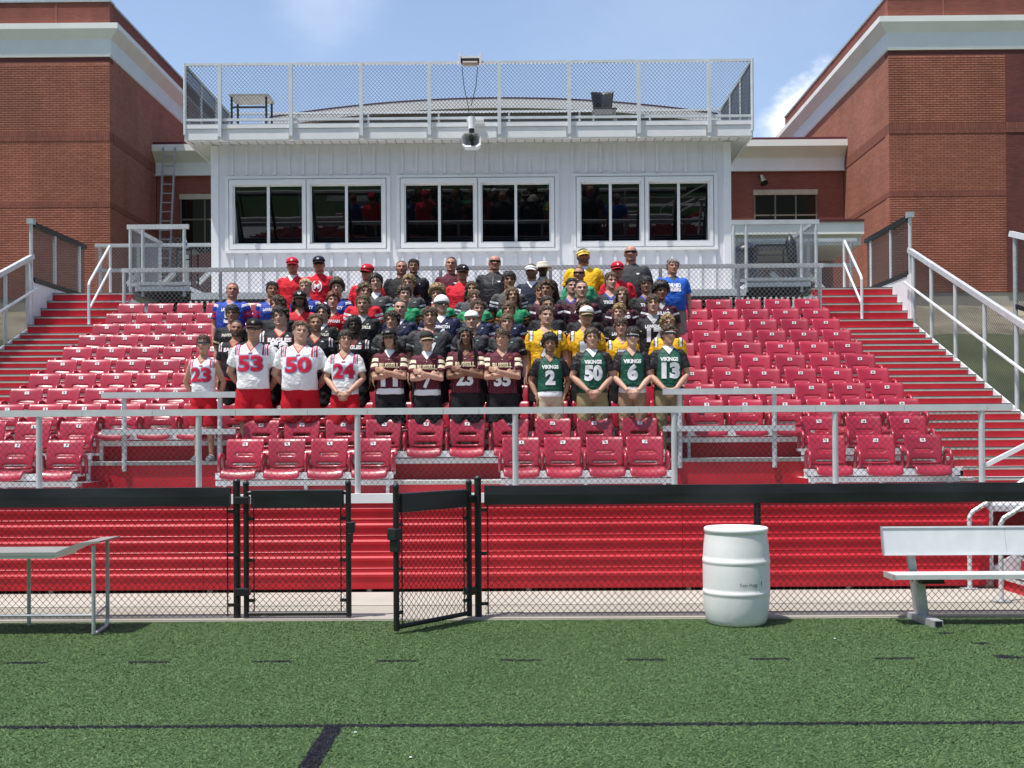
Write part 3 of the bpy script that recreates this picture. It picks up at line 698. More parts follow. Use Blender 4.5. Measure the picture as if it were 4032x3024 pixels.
# corrugated front
p = []; z = .046; FY = 11.90
prof = [(FY + .05, .046), (FY, .046)]
for i in range(5):
    zc = .20 + i * .176
    prof += [(FY, zc - .034), (FY - .011, zc - .026), (FY - .013, zc + .002), (FY, zc + .022), (FY, zc + .060), (FY - .003, zc + .063), (FY - .003, zc + .068), (FY, zc + .071)]
prof += [(FY, .965), (FY + .05, .965)]
for xa, xb in ((-16, -8.5), (-8.496, -3.39), (-3.386, 1.745), (1.749, 4.98)): MB().extrude_x(prof, xa, xb).build("corrugated_front", RED, gs)
m = MB().box(-16, 4.98, FY - .02, FY + .06, .966, 1.065); m.build("front_channel", TRIM, gs)
m = MB().box(4.982, 5.02, FY, 13.2, .1, .86); m.build("end_panel", RED, gs)
for xx in [-8.5 + i * 1.72 for i in range(8)]:
    MB().lathe((xx, 11.99, -.055), [(.055, 0), (.055, .015), (.03, .02), (.03, .17)], 12).build("support_foot", ALU2, gs)
MB().box(-16, 4.97, 12.9, 12.95, .0, .8).build("underside_shade_sheet", INSIDE, gs)  # black sheet added as the darkness under the stand
MB().extrude_x([(y + .98, z) for y, z in prof[:-2]] + [(12.88, .83), (12.95, .83)], 5.03, 7.6).build("corrugated_front", RED, gs)
# dark-coloured bank and sheets painting the shade under the upper deck, and the deck itself
MB().box(-7.5, 5.8, 22.5, 22.6, 2.4, 4.325).build("rear_foundation", DECK_SHADE, gs); MB().box(-7.5, -6.29, 22.601, 22.7, 2.4, 4.495).build("rear_foundation", DECK_SHADE, gs); MB().box(4.39, 5.8, 22.601, 22.7, 2.4, 4.495).build("rear_foundation", DECK_SHADE, gs)
MB().box(-6.28, 4.38, 21.3, 22.94, 4.33, 4.46).build("deck", ALU, gs); MB().box(-6.28, 4.38, 21.36, 22.94, 4.31, 4.329).build("deck_underside_shade", DECK_SHADE, gs)
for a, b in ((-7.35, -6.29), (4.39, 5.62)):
    MB().box(a, b, 21.34, 23.6, 4.47, 4.499).build("platform_underside_shade", DECK_SHADE, gs)  # thin dark sheet added as the shade below the platform
    MB().box(a, b, 21.3, 23.6, 4.50, 4.58).build("camera_platform", ALU, gs); MB().box(a, b, 21.28, 21.34, 4.61, 4.67).build("toe_board", ALU2, gs)
for xx in [-7.2, -5.6, -4.0, -2.4, -.8, .8, 2.4, 4.0, 5.5]: MB().box(xx - .05, xx + .05, 21.5, 21.6, 2.6, 4.32).build("under_post", ALU2, gs)
for p, q in (((-7.3, 20.9, 4.25), (-5.9, 20.9, 3.4)), ((5.55, 20.9, 4.25), (4.2, 20.9, 3.4))): MB().bar(p, q, .05, .12).build("under_brace", ALU2, gs)

# ---------------------------------------------------------------- railings on the stand
def railing(name, label, loc, posts, rails, panels=(), wire=WIRE, pitch=.056, wr=.0019, postr=.032, cat="railing", sq=False, group=None):
    t = thing(name, label, cat, loc, group=group)
    for p, q in posts:
        if sq: MB().bar(p, q, .05, .05).build("post", ALU, t)
        else:
            MB().tube([p, q], postr, 12).build("post", RAIL, t, smooth=False)
    for it in rails:
        p, q, w, h = it; MB().bar(p, q, w, h).build("rail", RAIL, t)
    for o, u, v in panels: chainlink("mesh_panel", wire, t, o, u, v, pitch, wr)
    return t
FRY = 11.97
fx = [(x - 1120) * FRY / 2400 for x in (-260, 82, 428, 772, 1113, 1456, 1803, 2118)]
t = railing("front_guard_railing", "long silver guard railing with chain-link mesh along the front of the grandstand", (-1, FRY, .88),
    [((x, FRY, .88), (x, FRY, 1.915)) for x in fx],
    [], [((-16, FRY + .03, .93), (16 + fx[-1], 0, 0), (0, 0, .97))], wire=WIRE, pitch=.066, wr=.0022)
joints = [-16] + [(x - 1120) * FRY / 2400 for x in (-80, 178, 330, 510, 665, 794, 958, 1035, 1217, 1380, 1600, 1760, 1950, 2128)] + [5.3]
rl = MB()
for i in range(len(joints) - 1): rl.box(joints[i] + .002, joints[i + 1] - .002, FRY - .035, FRY + .035, 1.915, 1.985)
rl.build("top_rail", ALU, t)
m = MB()
for x in fx: m.lathe((x, FRY, .881), [(.07, 0), (.07, .012), (.04, .02), (.036, .06)], 14)
m.build("post_base", ALU2, t)
m = MB(); m.bar((5.02, FRY, 1.33), (5.62, FRY + .0, 1.63), .045, .045); m.build("branch_rail", TRIM, t)
# wheelchair-bay guards on the third row
for (a, b), (p1, p2), lab in (((-5.37, -3.64), (-5.10, -3.86), "short two-rail guard in front of the left row of seats"), ((1.86, 3.55), (2.08, 3.30), "short two-rail guard in front of the right row of seats")):
    YB = 14.30
    railing("bay_guard_rail", lab, ((a + b) / 2, YB, zt_(3)), [((x, YB + .045, zt_(3) - .12), (x, YB + .045, 2.20)) for x in (p1, p2)],
        [((a, YB, 2.23), (b, YB, 2.23), .06, .075), ((a, YB, 1.755), (b, YB, 1.755), .06, .07)], group="guard rails in the two open bays")
# fence behind the top row
YF = 20.22
railing("rear_guard_railing", "silver chain-link fence along the back of the top row of seats", (-.9, YF, 3.56),
    [((x, YF, 3.56), (x, YF, 4.72)) for x in (-7.18, -5.42, -3.4, -1.4, .6, 2.6, 4.02, 5.50)],
    [((-7.22, YF, 4.735), (5.56, YF, 4.735), .06, .075)], [((-7.1, YF - .05, 3.58), (12.6, 0, 0), (0, 0, 1.185))], wire=WIREW, pitch=.085, wr=.0038)
# camera platform guards either side of the press box
for s, a, b, xs_ in ((-1, -7.52, -6.33, (-7.46, -7.22, -6.42)), (1, 4.10, 5.80, (4.16, 4.40, 5.46, 5.74))):
    YP = 21.36
    railing("platform_guard_railing", ("bright white-topped guard railing of the platform left of the press box" if s < 0 else "silver guard railing of the platform right of the press box"), ((a + b) / 2, YP, 4.58),
        [((x, YP, 4.4), (x, YP, 5.70)) for x in xs_] + [((a + .1 if s < 0 else b - .1, 23.0, 4.4), (a + .1 if s < 0 else b - .1, 23.0, 5.7))],
        [((a, YP, 5.745), (b, YP, 5.745), .06, .085), ((a + .1 if s < 0 else b - .1, YP, 5.73), (a + .1 if s < 0 else b - .1, 23.1, 5.73), .05, .06), ((a, YP, 4.63), (b, YP, 4.63), .05, .05)],
        [((a + .1, YP + .05, 4.65), (b - a - .2, 0, 0), (0, 0, .9)), ((a + .1 if s < 0 else b - .1, YP, 4.65), (0, 1.7, 0), (0, 0, 1.05))], wire=WIREW, pitch=.085, wr=.0034, group="guard railings of the two camera platforms")
# rear fence of the concourse, both sides
for s, a, b in ((-1, AX0 + .1, -6.4), (1, 4.5, AX1 - .1)):
    YR = 23.15
    t = railing("concourse_fence", ("low silver chain-link fence across the head of the left aisle" if s < 0 else "low silver chain-link fence across the head of the right aisle"), ((a + b) / 2, YR, 4.46),
        [((x, YR, 4.2), (x, YR, 5.68)) for x in ((a + .1, a + .9, b - .5) if s < 0 else (a + .4, b - 1.0, b - .12))],
        [((a, YR, 5.70), (b, YR, 5.70), .055, .07), ((a, YR, 5.18), (b, YR, 5.18), .05, .07)], [((a, YR - .04, 4.5), (b - a, 0, 0), (0, 0, 1.2))], wire=WIREW, pitch=.075, wr=.003)
    for q in range(3):
        x = a + .5 + q * .75; MB().bar((x, YR + .5, 4.75 if s > 0 else 4.95), (x + (-.35 if s > 0 else .35), YR + .5, 5.1 if s > 0 else 5.3), .09, .09).build("diagonal_brace", ALU, t)
# side fences: flat panel at the concourse, then raking rails down the aisles
for s, xx, nm in ((-1, AX0 - .02, "left"), (1, AX1 + .03, "right")):
    t = railing("side_fence", "raking silver side rail with chain-link mesh down the outside of the %s aisle" % nm, (xx, 20, 4),
        [((xx, y, slope(y) - .2), (xx, y, slope(y) + 1.30 )) for y in (20.2, 19.33, 18.28, 17.14, 16.05, 14.95, 13.9)],
        [((xx, 20.42, slope(20.42) + 1.37), (xx, 13.2, slope(13.2) + 1.37), .07, .085)],
        [((xx + .04 * s, 20.3, slope(20.3) + .02), (0, -7.0, -2.8), (0, 0, 1.32))], wire=WIRE, wr=.0028)
    MB().tube([(xx - .09 * s, 20.4, slope(20.4) + .78), (xx - .09 * s, 13.4, slope(13.4) + .78)], .024, 10).build("handrail", ALU, t)
    t = railing("upper_side_fence", "dark mesh fence panel with tall corner post beside the head of the %s aisle" % nm, (xx, 21, 4.5),
        [((xx, 20.36, 3.4), (xx, 20.36, 5.62)), ((xx, 21.4, 4.5), (xx, 21.4, 5.6)), ((xx, 22.6, 4.5), (xx, 22.6, 5.6))], [], [((xx, 20.36, 4.6), (0, 2.5, 0), (0, 0, 1.0))], wire=WIRE, pitch=.06, wr=.0034)
    m = MB().box(xx - .06, xx + .06, 20.30, 20.42, 5.621, 5.72); m.build("post_cap", ALU2, t)
    MB().bar((xx, 20.43, 5.63), (xx, 22.9, 5.63), .09, .09).build("black_top_bar", VINYL, t); MB().bar((xx, 20.43, 4.60), (xx, 22.9, 4.60), .08, .09).build("black_bottom_bar", VINYL, t)
# centre handrails of the upper aisle steps
for x, nm in ((-7.88, "left"), (6.30, "right")):
    t = thing("stair_handrail", "bent silver pipe handrail on the upper steps of the %s aisle" % nm, "handrail", (x, 20.4, 3.6), group="bent handrails on the upper aisle steps")
    MB().tube([(x, 20.36, 3.62), (x, 20.36, 4.50), (x, 20.40, 4.56), (x, 21.40, 5.38), (x, 21.44, 5.36), (x, 21.44, 4.46)], .025, 10).build("rail", ALU, t)
    MB().tube([(x, 20.37, 4.05), (x, 21.43, 4.95)], .022, 10).build("rail", ALU, t)
    MB().box(x - .07, x + .07, 21.37, 21.51, 4.461, 4.475).build("base_plate", ALU2, t)
# white pickets behind the top row
t = thing("picket_fence", "row of small white pickets showing behind the topmost row of seats", "fence", (-.9, 20.5, 3.56))
for i in range(11, 122):
    x = -7.2 + i * .105
    if x < -5.6 or x > 3.9: MB().box(x - .02, x + .02, 20.48, 20.5, 3.56, 4.20).build("picket", TRIM, t); MB().box(-6.1, 5.5, 20.501, 20.53, 3.8, 3.86).build("rail", TRIM, t)
# small items on the platforms
t = thing("water_bottle", "clear plastic water bottle with blue label on a stand by the left platform rail", "bottle", (-6.55, 21.7, 5.36))
MB().lathe((-6.50, 21.7, 5.37), [(.033, 0), (.035, .01), (.033, .08), (.035, .13), (.025, .17), (.013, .19), (.013, .2)], 16).build("bottle_body", mk("clear_bottle", (.70, .74, .78), .15), t, smooth=True)
MB().lathe((-6.50, 21.7, 5.44), [(.0345, 0), (.0355, .002), (.0355, .05), (.0345, .052)], 16).build("bottle_label", mk("blue_label", (.03, .10, .42), .5), t); MB().lathe((-6.50, 21.7, 5.571), [(.015, 0), (.015, .016)], 12).build("bottle_cap", mk("white_cap", (.7, .72, .74), .4), t)
for s, x0, x1, lab in ((-1, -6.66, -6.34, "black-framed camera stand table holding the bottle on the left platform"), (1, 4.62, 5.30, "black-framed camera stand table on the right platform")):
    t = thing("platform_table", lab, "table", ((x0 + x1) / 2, 21.9, 4.58))
    MB().box(x0, x1, 21.6, 22.1, 5.32, 5.365).build("tabletop", BLACK, t)
    for xx in (x0 + .02, x1 - .02):
        for yy in (21.62, 22.08): MB().box(xx - .015, xx + .015, yy - .015, yy + .015, 4.58, 5.319).build("leg", BLACK, t)
    MB().box(x0 + .04, x1 - .04, 21.61, 21.63, 5.14, 5.165).build("stretcher", BLACK, t)
t = thing("trash_bin", "dark navy plastic bin behind the right platform railing beside the press box", "bin", (4.55, 22.3, 4.58))
MB().lathe((4.58, 22.25, 4.585), [(.20, 0), (.24, .7), (.26, .72), (.25, .80), (.12, .9)], 24).build("bin_body", mk("navy_plastic", (.010, .014, .035), .4), t, smooth=True); MB().lathe((4.58, 22.25, 5.486), [(.03, 0), (.03, .03)], 10).build("bin_lid_knob", BLKPL, t)
t = thing("folded_umbrella", "dark folded canopy leaning on the right platform corner post", "umbrella", (5.36, 21.6, 4.58))
MB().tube([(5.38, 21.62, 4.6), (5.36, 21.66, 5.1), (5.33, 21.7, 5.4), (5.31, 21.7, 5.58)], [.05, .09, .11, .02], 14).build("folded_canopy", BLKPL, t, smooth=True); MB().tube([(5.38, 21.62, 4.585), (5.38, 21.62, 4.62)], .02, 8).build("tip", ALU2, t)

t = thing("outer_fence", "dark mesh fence with silver top rail on the bank at the far right edge", "fence", (8.05, 18, 3))
MB().tube([(8.05, 18.0, 2.0), (8.05, 18.0, 4.86)], .035, 10).build("post", ALU2, t); MB().bar((8.0, 18.05, 4.90), (9.2, 15.0, 3.75), .07, .09).build("rail", ALU, t)
MB().tube([(9.0, 15.5, 1.2), (9.0, 15.5, 3.9)], .035, 10).build("post", ALU2, t); MB().bar((8.05, 18, 3.72), (9.2, 15, 2.5), .05, .07).build("bottom_bar", VINYL, t)
chainlink("mesh_panel", WIRE, t, (8.06, 17.97, 3.75), (1.13, -2.95, -1.15), (0, 0, 1.12), .06, .0034)
# steps at the near right corner rising to the walkway
t = thing("side_steps", "short red steps with silver treads rising to the walkway at the bottom right", "steps", (5.3, 11.5, 0))
ri = MB(); td = MB(); bl = MB()
for k in range(5):
    x = 5.10 + k * .30; z = .172 * (k + 1)
    ri.box(x, x + .02, 10.95, 12.0, z - .172 + (.02 if k == 0 else .001), z - .04); td.box(x - .02, x + .30, 10.95, 12.0, z - .039, z); bl.box(x - .022, x + .03, 10.96, 11.99, z + .0005, z + .005)
ri.build("riser", RED, t); td.build("tread", ALU, t); bl.build("grip_strip", BLKSTRIP, t)
MB().bar((5.0, 12.06, .05), (6.6, 12.06, .95), .03, .2).build("stringer", ALU, t); MB().bar((5.0, 10.93, .05), (6.6, 10.93, .95), .03, .2).build("stringer", RED, t)
for yy, x0 in ((11.78, 4.76), (10.90, 4.71)):
    MB().tube([(x0, yy, .02), (x0, yy, .78), (x0 + .03, yy, .84), (x0 + .16, yy, .92), (x0 + 1.4, yy, 1.66)], .024, 12).build("handrail", ALU, t)
    MB().box(x0 - .08, x0 + .08, yy - .06, yy + .06, .025, .037).build("base_plate", ALU2, t)
MB().box(5.02, 5.10, 11.99, 12.06, .03, 1.02).build("corner_post", ALU, t)
# ================================================================ BLACK FIELD FENCE, GATES
GY = 10.20
def fence(label, x0, x1, posts, loc):
    t = thing("field_fence", label, "fence", loc, group="low black chain-link fence along the field")
    for x, h in posts:
        MB().tube([(x, GY + .03, 0), (x, GY + .03, h)], .033, 14).build("post", BLACK, t)
        if h > 1.24: MB().ball((x, GY + .03, h), (.036, .036, .03), 12, 7).build("post_cap", BLACK, t, smooth=True)
    MB().tube([(x0, GY + .0, 1.19), (x1, GY, 1.19)], .021, 10).build("top_rail", BLACK, t)
    n = 60; vs = []; fs = []
    for i in range(n + 1):
        x = x0 + (x1 - x0) * i / n; w = .006 * noise.noise((x * 1.3, 0, 1)); w2 = .008 * noise.noise((x * 1.7, 3, 1))
        for y, z in ((GY - .030, 1.222 + w), (GY - .036 + w2, 1.14), (GY - .030 + w2, 1.048 + w2), (GY + .028, 1.05 + w2), (GY + .028, 1.222 + w)): vs.append((x, y, z))
    for i in range(n):
        for k in range(5): fs.append((i*5+k, i*5+(k+1) % 5, (i+1)*5+(k+1) % 5, (i+1)*5+k))
    fs += [tuple(range(5))[::-1], tuple(range(n*5, n*5+5))]
    MB().add(vs, fs).build("vinyl_band", VINYL, t, smooth=False)
    chainlink("mesh_panel", BWIRE, t, (x0, GY, .03), (x1 - x0, 0, 0), (0, 0, 1.06), .063, .0026)
    MB().tube([(x0, GY, .055), (x1, GY, .055)], .003, 6).build("tension_wire", BWIRE, t)
    xe = x1 - .03 if x1 < 0 else x0 + .03
    m = MB().tube([(xe, GY, .04), (xe, GY, 1.1)], .007, 6)
    for z in (.14, .6, 1.0): m.bar((xe, GY, z), (xe + (.1 if x1 < 0 else -.1), GY, z), .012, .03)
    m.build("tension_bar", BLACK, t)
    return t
PLX, PRX = (508 - 1120) * GY / 2400, (1031 - 1120) * GY / 2400
fence("left run of the low black chain-link field fence with vinyl band, ending at the gate", -13, PLX - .05, [(PLX, 1.27), (-9.2, 1.2), (-12.2, 1.2)], (PLX, GY, 0))
fence("right run of the low black chain-link field fence with vinyl band, behind the white drum", PRX + .06, 13, [(PRX, 1.285), (2.19, 1.2), (6.3, 1.2), (10, 1.2)], (PRX, GY, 0))
def gate(label, hinge, ang, width, flip, ztop=1.205):
    t = thing("field_gate", label, "gate", (hinge[0], hinge[1], 0), ang, group="pair of black mesh gates in the field fence")
    W_, s = width, flip
    def P(u, z, d=0): return (u * s, d, z)
    MB().tube([P(0, .03), P(0, 1.25)], .026, 12).build("hinge_stile", BLACK, t, world=False); MB().tube([P(W_, .03), P(W_, 1.25)], .026, 12).build("latch_stile", BLACK, t, world=False)
    for u in (0, W_): MB().ball(P(u, 1.25), (.03, .03, .035), 12, 7).build("stile_cap", BLACK, t, smooth=True, world=False)
    MB().tube([P(.0, .06), P(W_, .06)], .021, 10).build("bottom_rail", BLACK, t, world=False); MB().tube([P(0, 1.17), P(W_, 1.17)], .021, 10).build("top_rail", BLACK, t, world=False)
    MB().box(min(.05 * s, (W_ - .04) * s), max(.05 * s, (W_ - .04) * s), -.034, .03, 1.03, 1.195).build("vinyl_band", VINYL, t, world=False, bevel=.008)
    c = chainlink("mesh_panel", BWIRE, t, P(.03, .06), (s * (W_ - .06), 0, 0), (0, 0, .99), .06, .0027); c.matrix_parent_inverse = Matrix()
    for u, u0 in ((.07, .0), (W_ - .07, W_ - .08)):
        m = MB().tube([P(u, .07), P(u, 1.03)], .006, 6)
        for z in (.18, .55, .93): m.bar(P(u0, z), P(u0 + .08, z), .012, .03)
        m.build("tension_bar", BLACK, t, world=False)
    m = MB().box(min((W_ - .02) * s, (W_ + .06) * s), max((W_ - .02) * s, (W_ + .06) * s), -.05, .05, .80, .90).box(min((W_ + .0) * s, (W_ + .04) * s), max((W_ + .0) * s, (W_ + .04) * s), -.06, .04, .70, .80); m.build("latch", BLACK, t, world=False, bevel=.008)
    for z in (.26, 1.10): MB().box(min(-.10 * s, .03 * s), max(-.10 * s, .03 * s), -.04, .05, z - .035, z + .035).build("hinge", BLACK, t, world=False, bevel=.006)
    return t
gate("closed black mesh gate leaf left of the opening", ((530 - 1120) * GY / 2400, GY), 0, .94, 1)
gate("black mesh gate leaf swung open towards the field", ((1012 - 1120) * GY / 2400, GY - .03), math.atan2(.74, .585), .945, -1)
# ================================================================ WHITE DRUM
t = thing("plastic_drum", "white plastic drum with two moulded rings standing on the turf by the fence", "drum", (1.925, 9.885, 0))
dp0 = [(.235, 0), (.255, .012), (.268, .05), (.283, .15), (.291, .262), (.291, .285), (.298, .292), (.298, .318), (.291, .322), (.292, .35), (.293, .45), (.293, .56), (.292, .575), (.299, .582), (.299, .612), (.292, .616), (.290, .65), (.284, .75), (.272, .85), (.272, .862), (.280, .868), (.280, .905), (.272, .912), (.262, .905), (.258, .886), (.20, .888), (.05, .892)]
dp = [(r - (.0035 if r in (.298, .299) else 0), z * .935) for r, z in dp0]
MB().lathe((1.925, 9.885, .004), dp, 72).build("drum_body", PLASTW, t, smooth=True)
for bx in (-.1, .12): MB().lathe((1.925 + bx, 9.93, .836), [(.03, 0), (.03, .012), (.022, .015)], 16).build("bung", PLASTW, t)
me = text_mesh("painted_mark", "Tom Hogg", .038, .0); 
def wrap(me, c, rad, z, tilt=0):
    for v in me.vertices:
        a = v.co.x / rad; v.co = Vector((c[0] + rad * math.sin(a + tilt), c[1] - rad * math.cos(a + tilt), z + v.co.y))
    me.materials.append(INK); return me
wrap(me, (1.925, 9.885), .2945, .375, .18); link("painted_mark", me, t)
me = text_mesh("painted_mark", "?", .05, .001); wrap(me, (1.925, 9.885), .2945, .38, .62); link("painted_mark", me, t)
m = MB().box(1.97, 2.10, 9.60, 9.615, .12, .128) if False else None
# ================================================================ TEAM BENCH
t = thing("team_bench", "silver aluminium team bench with a wide backrest on the turf at the right", "bench", (5.0, 9.85, 0))
def back_x(p, x0, x1): return MB().extrude_x([(y + (z - .61) * .22, z) for y, z in p], x0, x1)
br_ = lambda y0, y1, z0, z1: [(y0, z0), (y1, z0), (y1, z1), (y0, z1)]
back_x(br_(9.985, 10.015, .592, .832), 3.27, 4.366).build("backrest", ALU, t); back_x(br_(9.985, 10.015, .592, .832), 4.369, 8.0).build("backrest", ALU, t)
back_x(br_(9.975, 10.02, .585, .839), 3.262, 3.269).build("backrest_edge", ALU2, t); back_x(br_(9.975, 9.984, .825, .839), 3.27, 8).build("backrest_edge", ALU, t); back_x(br_(9.975, 9.984, .585, .598), 3.27, 8).build("backrest_edge", ALU, t)
m = MB().box(3.255, 8.0, 9.66, 9.91, .408, .448); m.build("seat", ALU, t); MB().box(3.24, 3.2549, 9.655, 9.915, .403, .453).build("seat_end_cap", ALU2, t)
for x in (3.54, 6.2, 7.8):
    m = MB(); m.bar((x + .045, 10.02, .07), (x - .035, 10.075, .82), .065, .05); m.build("back_support", ALU2, t)
    m = MB(); m.bar((x - .03, 9.80, .407), (x + .045, 9.90, .06), .08, .06, up=(0, 1, 0)); m.build("leg", ALU2, t)
    MB().bar((x, 10.12, .035), (x + .06, 9.58, .035), .085, .06).build("foot", ALU2, t)
    MB().box(x - .04, x + .16, 9.70, 9.95, .365, .407).build("seat_bracket", BLACK, t)
    MB().box(x + .03, x + .09, 9.574, 9.578, .012, .058).build("foot_end", BLACK, t)
# ================================================================ TREATMENT TABLE AT THE LEFT
t = thing("treatment_table", "grey metal-framed treatment table with raised head end at the left edge of the turf", "table", (-4.2, 9.55, 0))
top = [(-6.4, .715), (-3.93, .715), (-3.73, .795), (-3.56, .808), (-3.56, .792), (-3.73, .775), (-3.93, .685), (-6.4, .685)]
MB().extrude_y(top, 9.40, 9.90).build("table_pad", mk("grey_table_pad", (.36, .38, .37), .35, .3, .05, 5), t)
MB().extrude_y([(-6.4, .684), (-3.94, .684), (-3.95, .66), (-6.4, .66)], 9.41, 9.89).build("frame", ALU, t)
for pts in ([(-3.62, 9.43, .77), (-3.62, 9.43, .02)], [(-3.66, 9.86, .78), (-3.66, 9.86, .08), (-3.65, 9.80, .02), (-3.62, 9.43, .012)], [(-4.36, 9.86, .68), (-4.36, 9.86, .02)], [(-6.2, 9.43, .68), (-6.2, 9.43, .02)]):
    MB().tube(pts, .0165, 10).build("leg", ALU2, t)
MB().tube([(-6.2, 9.5, .165), (-3.62, 9.5, .165)], .012, 8).tube([(-3.62, 9.43, .165), (-3.66, 9.86, .20)], .010, 8).build("brace", ALU2, t)

for x, y, lab in ((2.56, 9.06, "tiny white paper scrap on the turf in front of the white drum and bench"), (-.93, 6.27, "tiny white paper scrap on the turf just inside the sideline, right of the yard line"), (-.57, 5.78, "tiny white paper scrap nearest the bottom edge, right of the yard line")):
    t = thing("paper_scrap", lab, "litter", (x, y, .012), group="paper scraps on the turf")
    m = MB().ball((x, y, .014), (.010, .007, .004), 7, 5)
    m.v = [(a + .003 * noise.noise((a * 90, b * 90, 1)), b, c + .004 * noise.noise((a * 80, b * 80, 5))) for a, b, c in m.v]; m.build("scrap", WHITE, t)
# ================================================================ STADIUM SEATS
def grid_shell(name, nx, nz, fn, thick, holes=(), mat=None, bev=.006):
    vs = [fn(i / nx, j / nz) for j in range(nz + 1) for i in range(nx + 1)]; fs = []
    for j in range(nz):
        for i in range(nx):
            if (i, j) in holes: continue
            fs.append((j*(nx+1)+i, j*(nx+1)+i+1, (j+1)*(nx+1)+i+1, (j+1)*(nx+1)+i))
    me = MB().add(vs, fs).mesh(name, [mat], True)
    def f(o):
        s = o.modifiers.new("s", 'SOLIDIFY'); s.thickness = thick; s.offset = 0
        b = o.modifiers.new("b", 'SUBSURF'); b.levels = 1; b.render_levels = 1
    return applied(me, f)
HWB = .241
def backfn(u, v):
    x = (u * 2 - 1); z = .415 + .365 * v; y = -.10 + .10 * v + .035 * (x * x) * -1 - .012 * math.sin(v * math.pi)
    w = HWB * (1 - .10 * (1 - v)); 
    if v > .9: w *= .985
    y += .03 * max(0, v - .93) / .07 * .6
    return (x * w, y, z)
holes = {(i, 5) for i in range(3, 9)} | {(i, 1) for i in range(2, 10)}
ME_BACK = grid_shell("backrest", 12, 12, backfn, .022, holes, REDP)
def panfn(u, v):
    x = u * 2 - 1; y = -.46 + .40 * v; z = .385 + .022 * x * x - .012 * math.sin(v * math.pi)
    if v < .2: z -= .11 * ((.2 - v) / .2) ** 2; y += .012 * (.2 - v) / .2
    if v > .9: z += .02
    return (x * .222, y, z)
ME_PAN = grid_shell("seat", 10, 10, panfn, .026, (), REDP)
ME_ARM = MB().tube([(0, -.02, .36), (0, -.035, .50), (0, -.06, .565), (0, -.13, .585), (0, -.22, .565), (0, -.25, .50), (0, -.22, .42), (0, -.16, .37)], [(.030, .022)] * 8, 8).mesh("armrest", [REDP], True)
ME_PLATE = MB().box(-.032, .032, -.004, .0, -.022, .022).mesh("number_plate", [WHITE])
NUMS = {}
def num(k):
    if k not in NUMS:
        me = text_mesh("seat_number", str(k), .034, .0012); me.transform(Matrix.Translation((0, -.006, 0)) @ Matrix.Rotation(R(90), 4, 'X')); me.materials.append(INK); NUMS[k] = me
    return NUMS[k]
ORD = ["first", "second", "third", "fourth", "fifth", "sixth", "seventh", "eighth", "ninth", "tenth", "eleventh"]
rs = random.Random(3)
def chair(x, r, k, label, end=False, wide=False):
    t = thing("stadium_seat", label, "seat", (x, yb_(r), zt_(r)), R(rs.uniform(-.8, .8)), "red plastic stadium seats")
    link("backrest", ME_BACK, t, False); link("seat", ME_PAN, t, False)
    a = link("armrest", ME_ARM, t, False); a.location = (-.262, -.05, 0)
    if end: a = link("armrest", ME_ARM, t, False); a.location = (.262, -.05, 0)
    p = link("number_plate", ME_PLATE, t, False); p.location = (rs.uniform(-.008, .008), -.043, .712 + rs.uniform(-.003, .003)); p.rotation_euler = (R(-15), 0, R(rs.uniform(-1, 1)))
    link("number", num(k), p, False)
def rowname(r): return ORD[r - 1] + " row up"
for r in range(3, 12):
    for k in range(24):
        x = -6.94 + .527 * k
        chair(x, r, k + 1, "red plastic seat bearing number %d in the %s" % (k + 1, rowname(r)), k == 23)
L1 = [[-6.85, -6.25, -5.64], [-3.40, -2.88, -2.35, -1.81], [.03, .55, 1.07, 1.57], [3.82, 4.43, 5.01]]
L2 = [[-6.90, -6.31, -5.73], [-3.34, -2.81, -2.27, -1.75, -1.20, -.66, -.10, .45, .99, 1.57], [3.89, 4.47, 5.04]]
for r, L in ((1, L1), (2, L2)):
    k = 0
    for blk in L:
        if r == 1 and blk is L1[1]: k = 3
        for i, x in enumerate(blk):
            k += 1
            chair(x, r, k, "red plastic seat bearing number %d in the %s, behind the front railing" % (k, rowname(r)), i == len(blk) - 1)
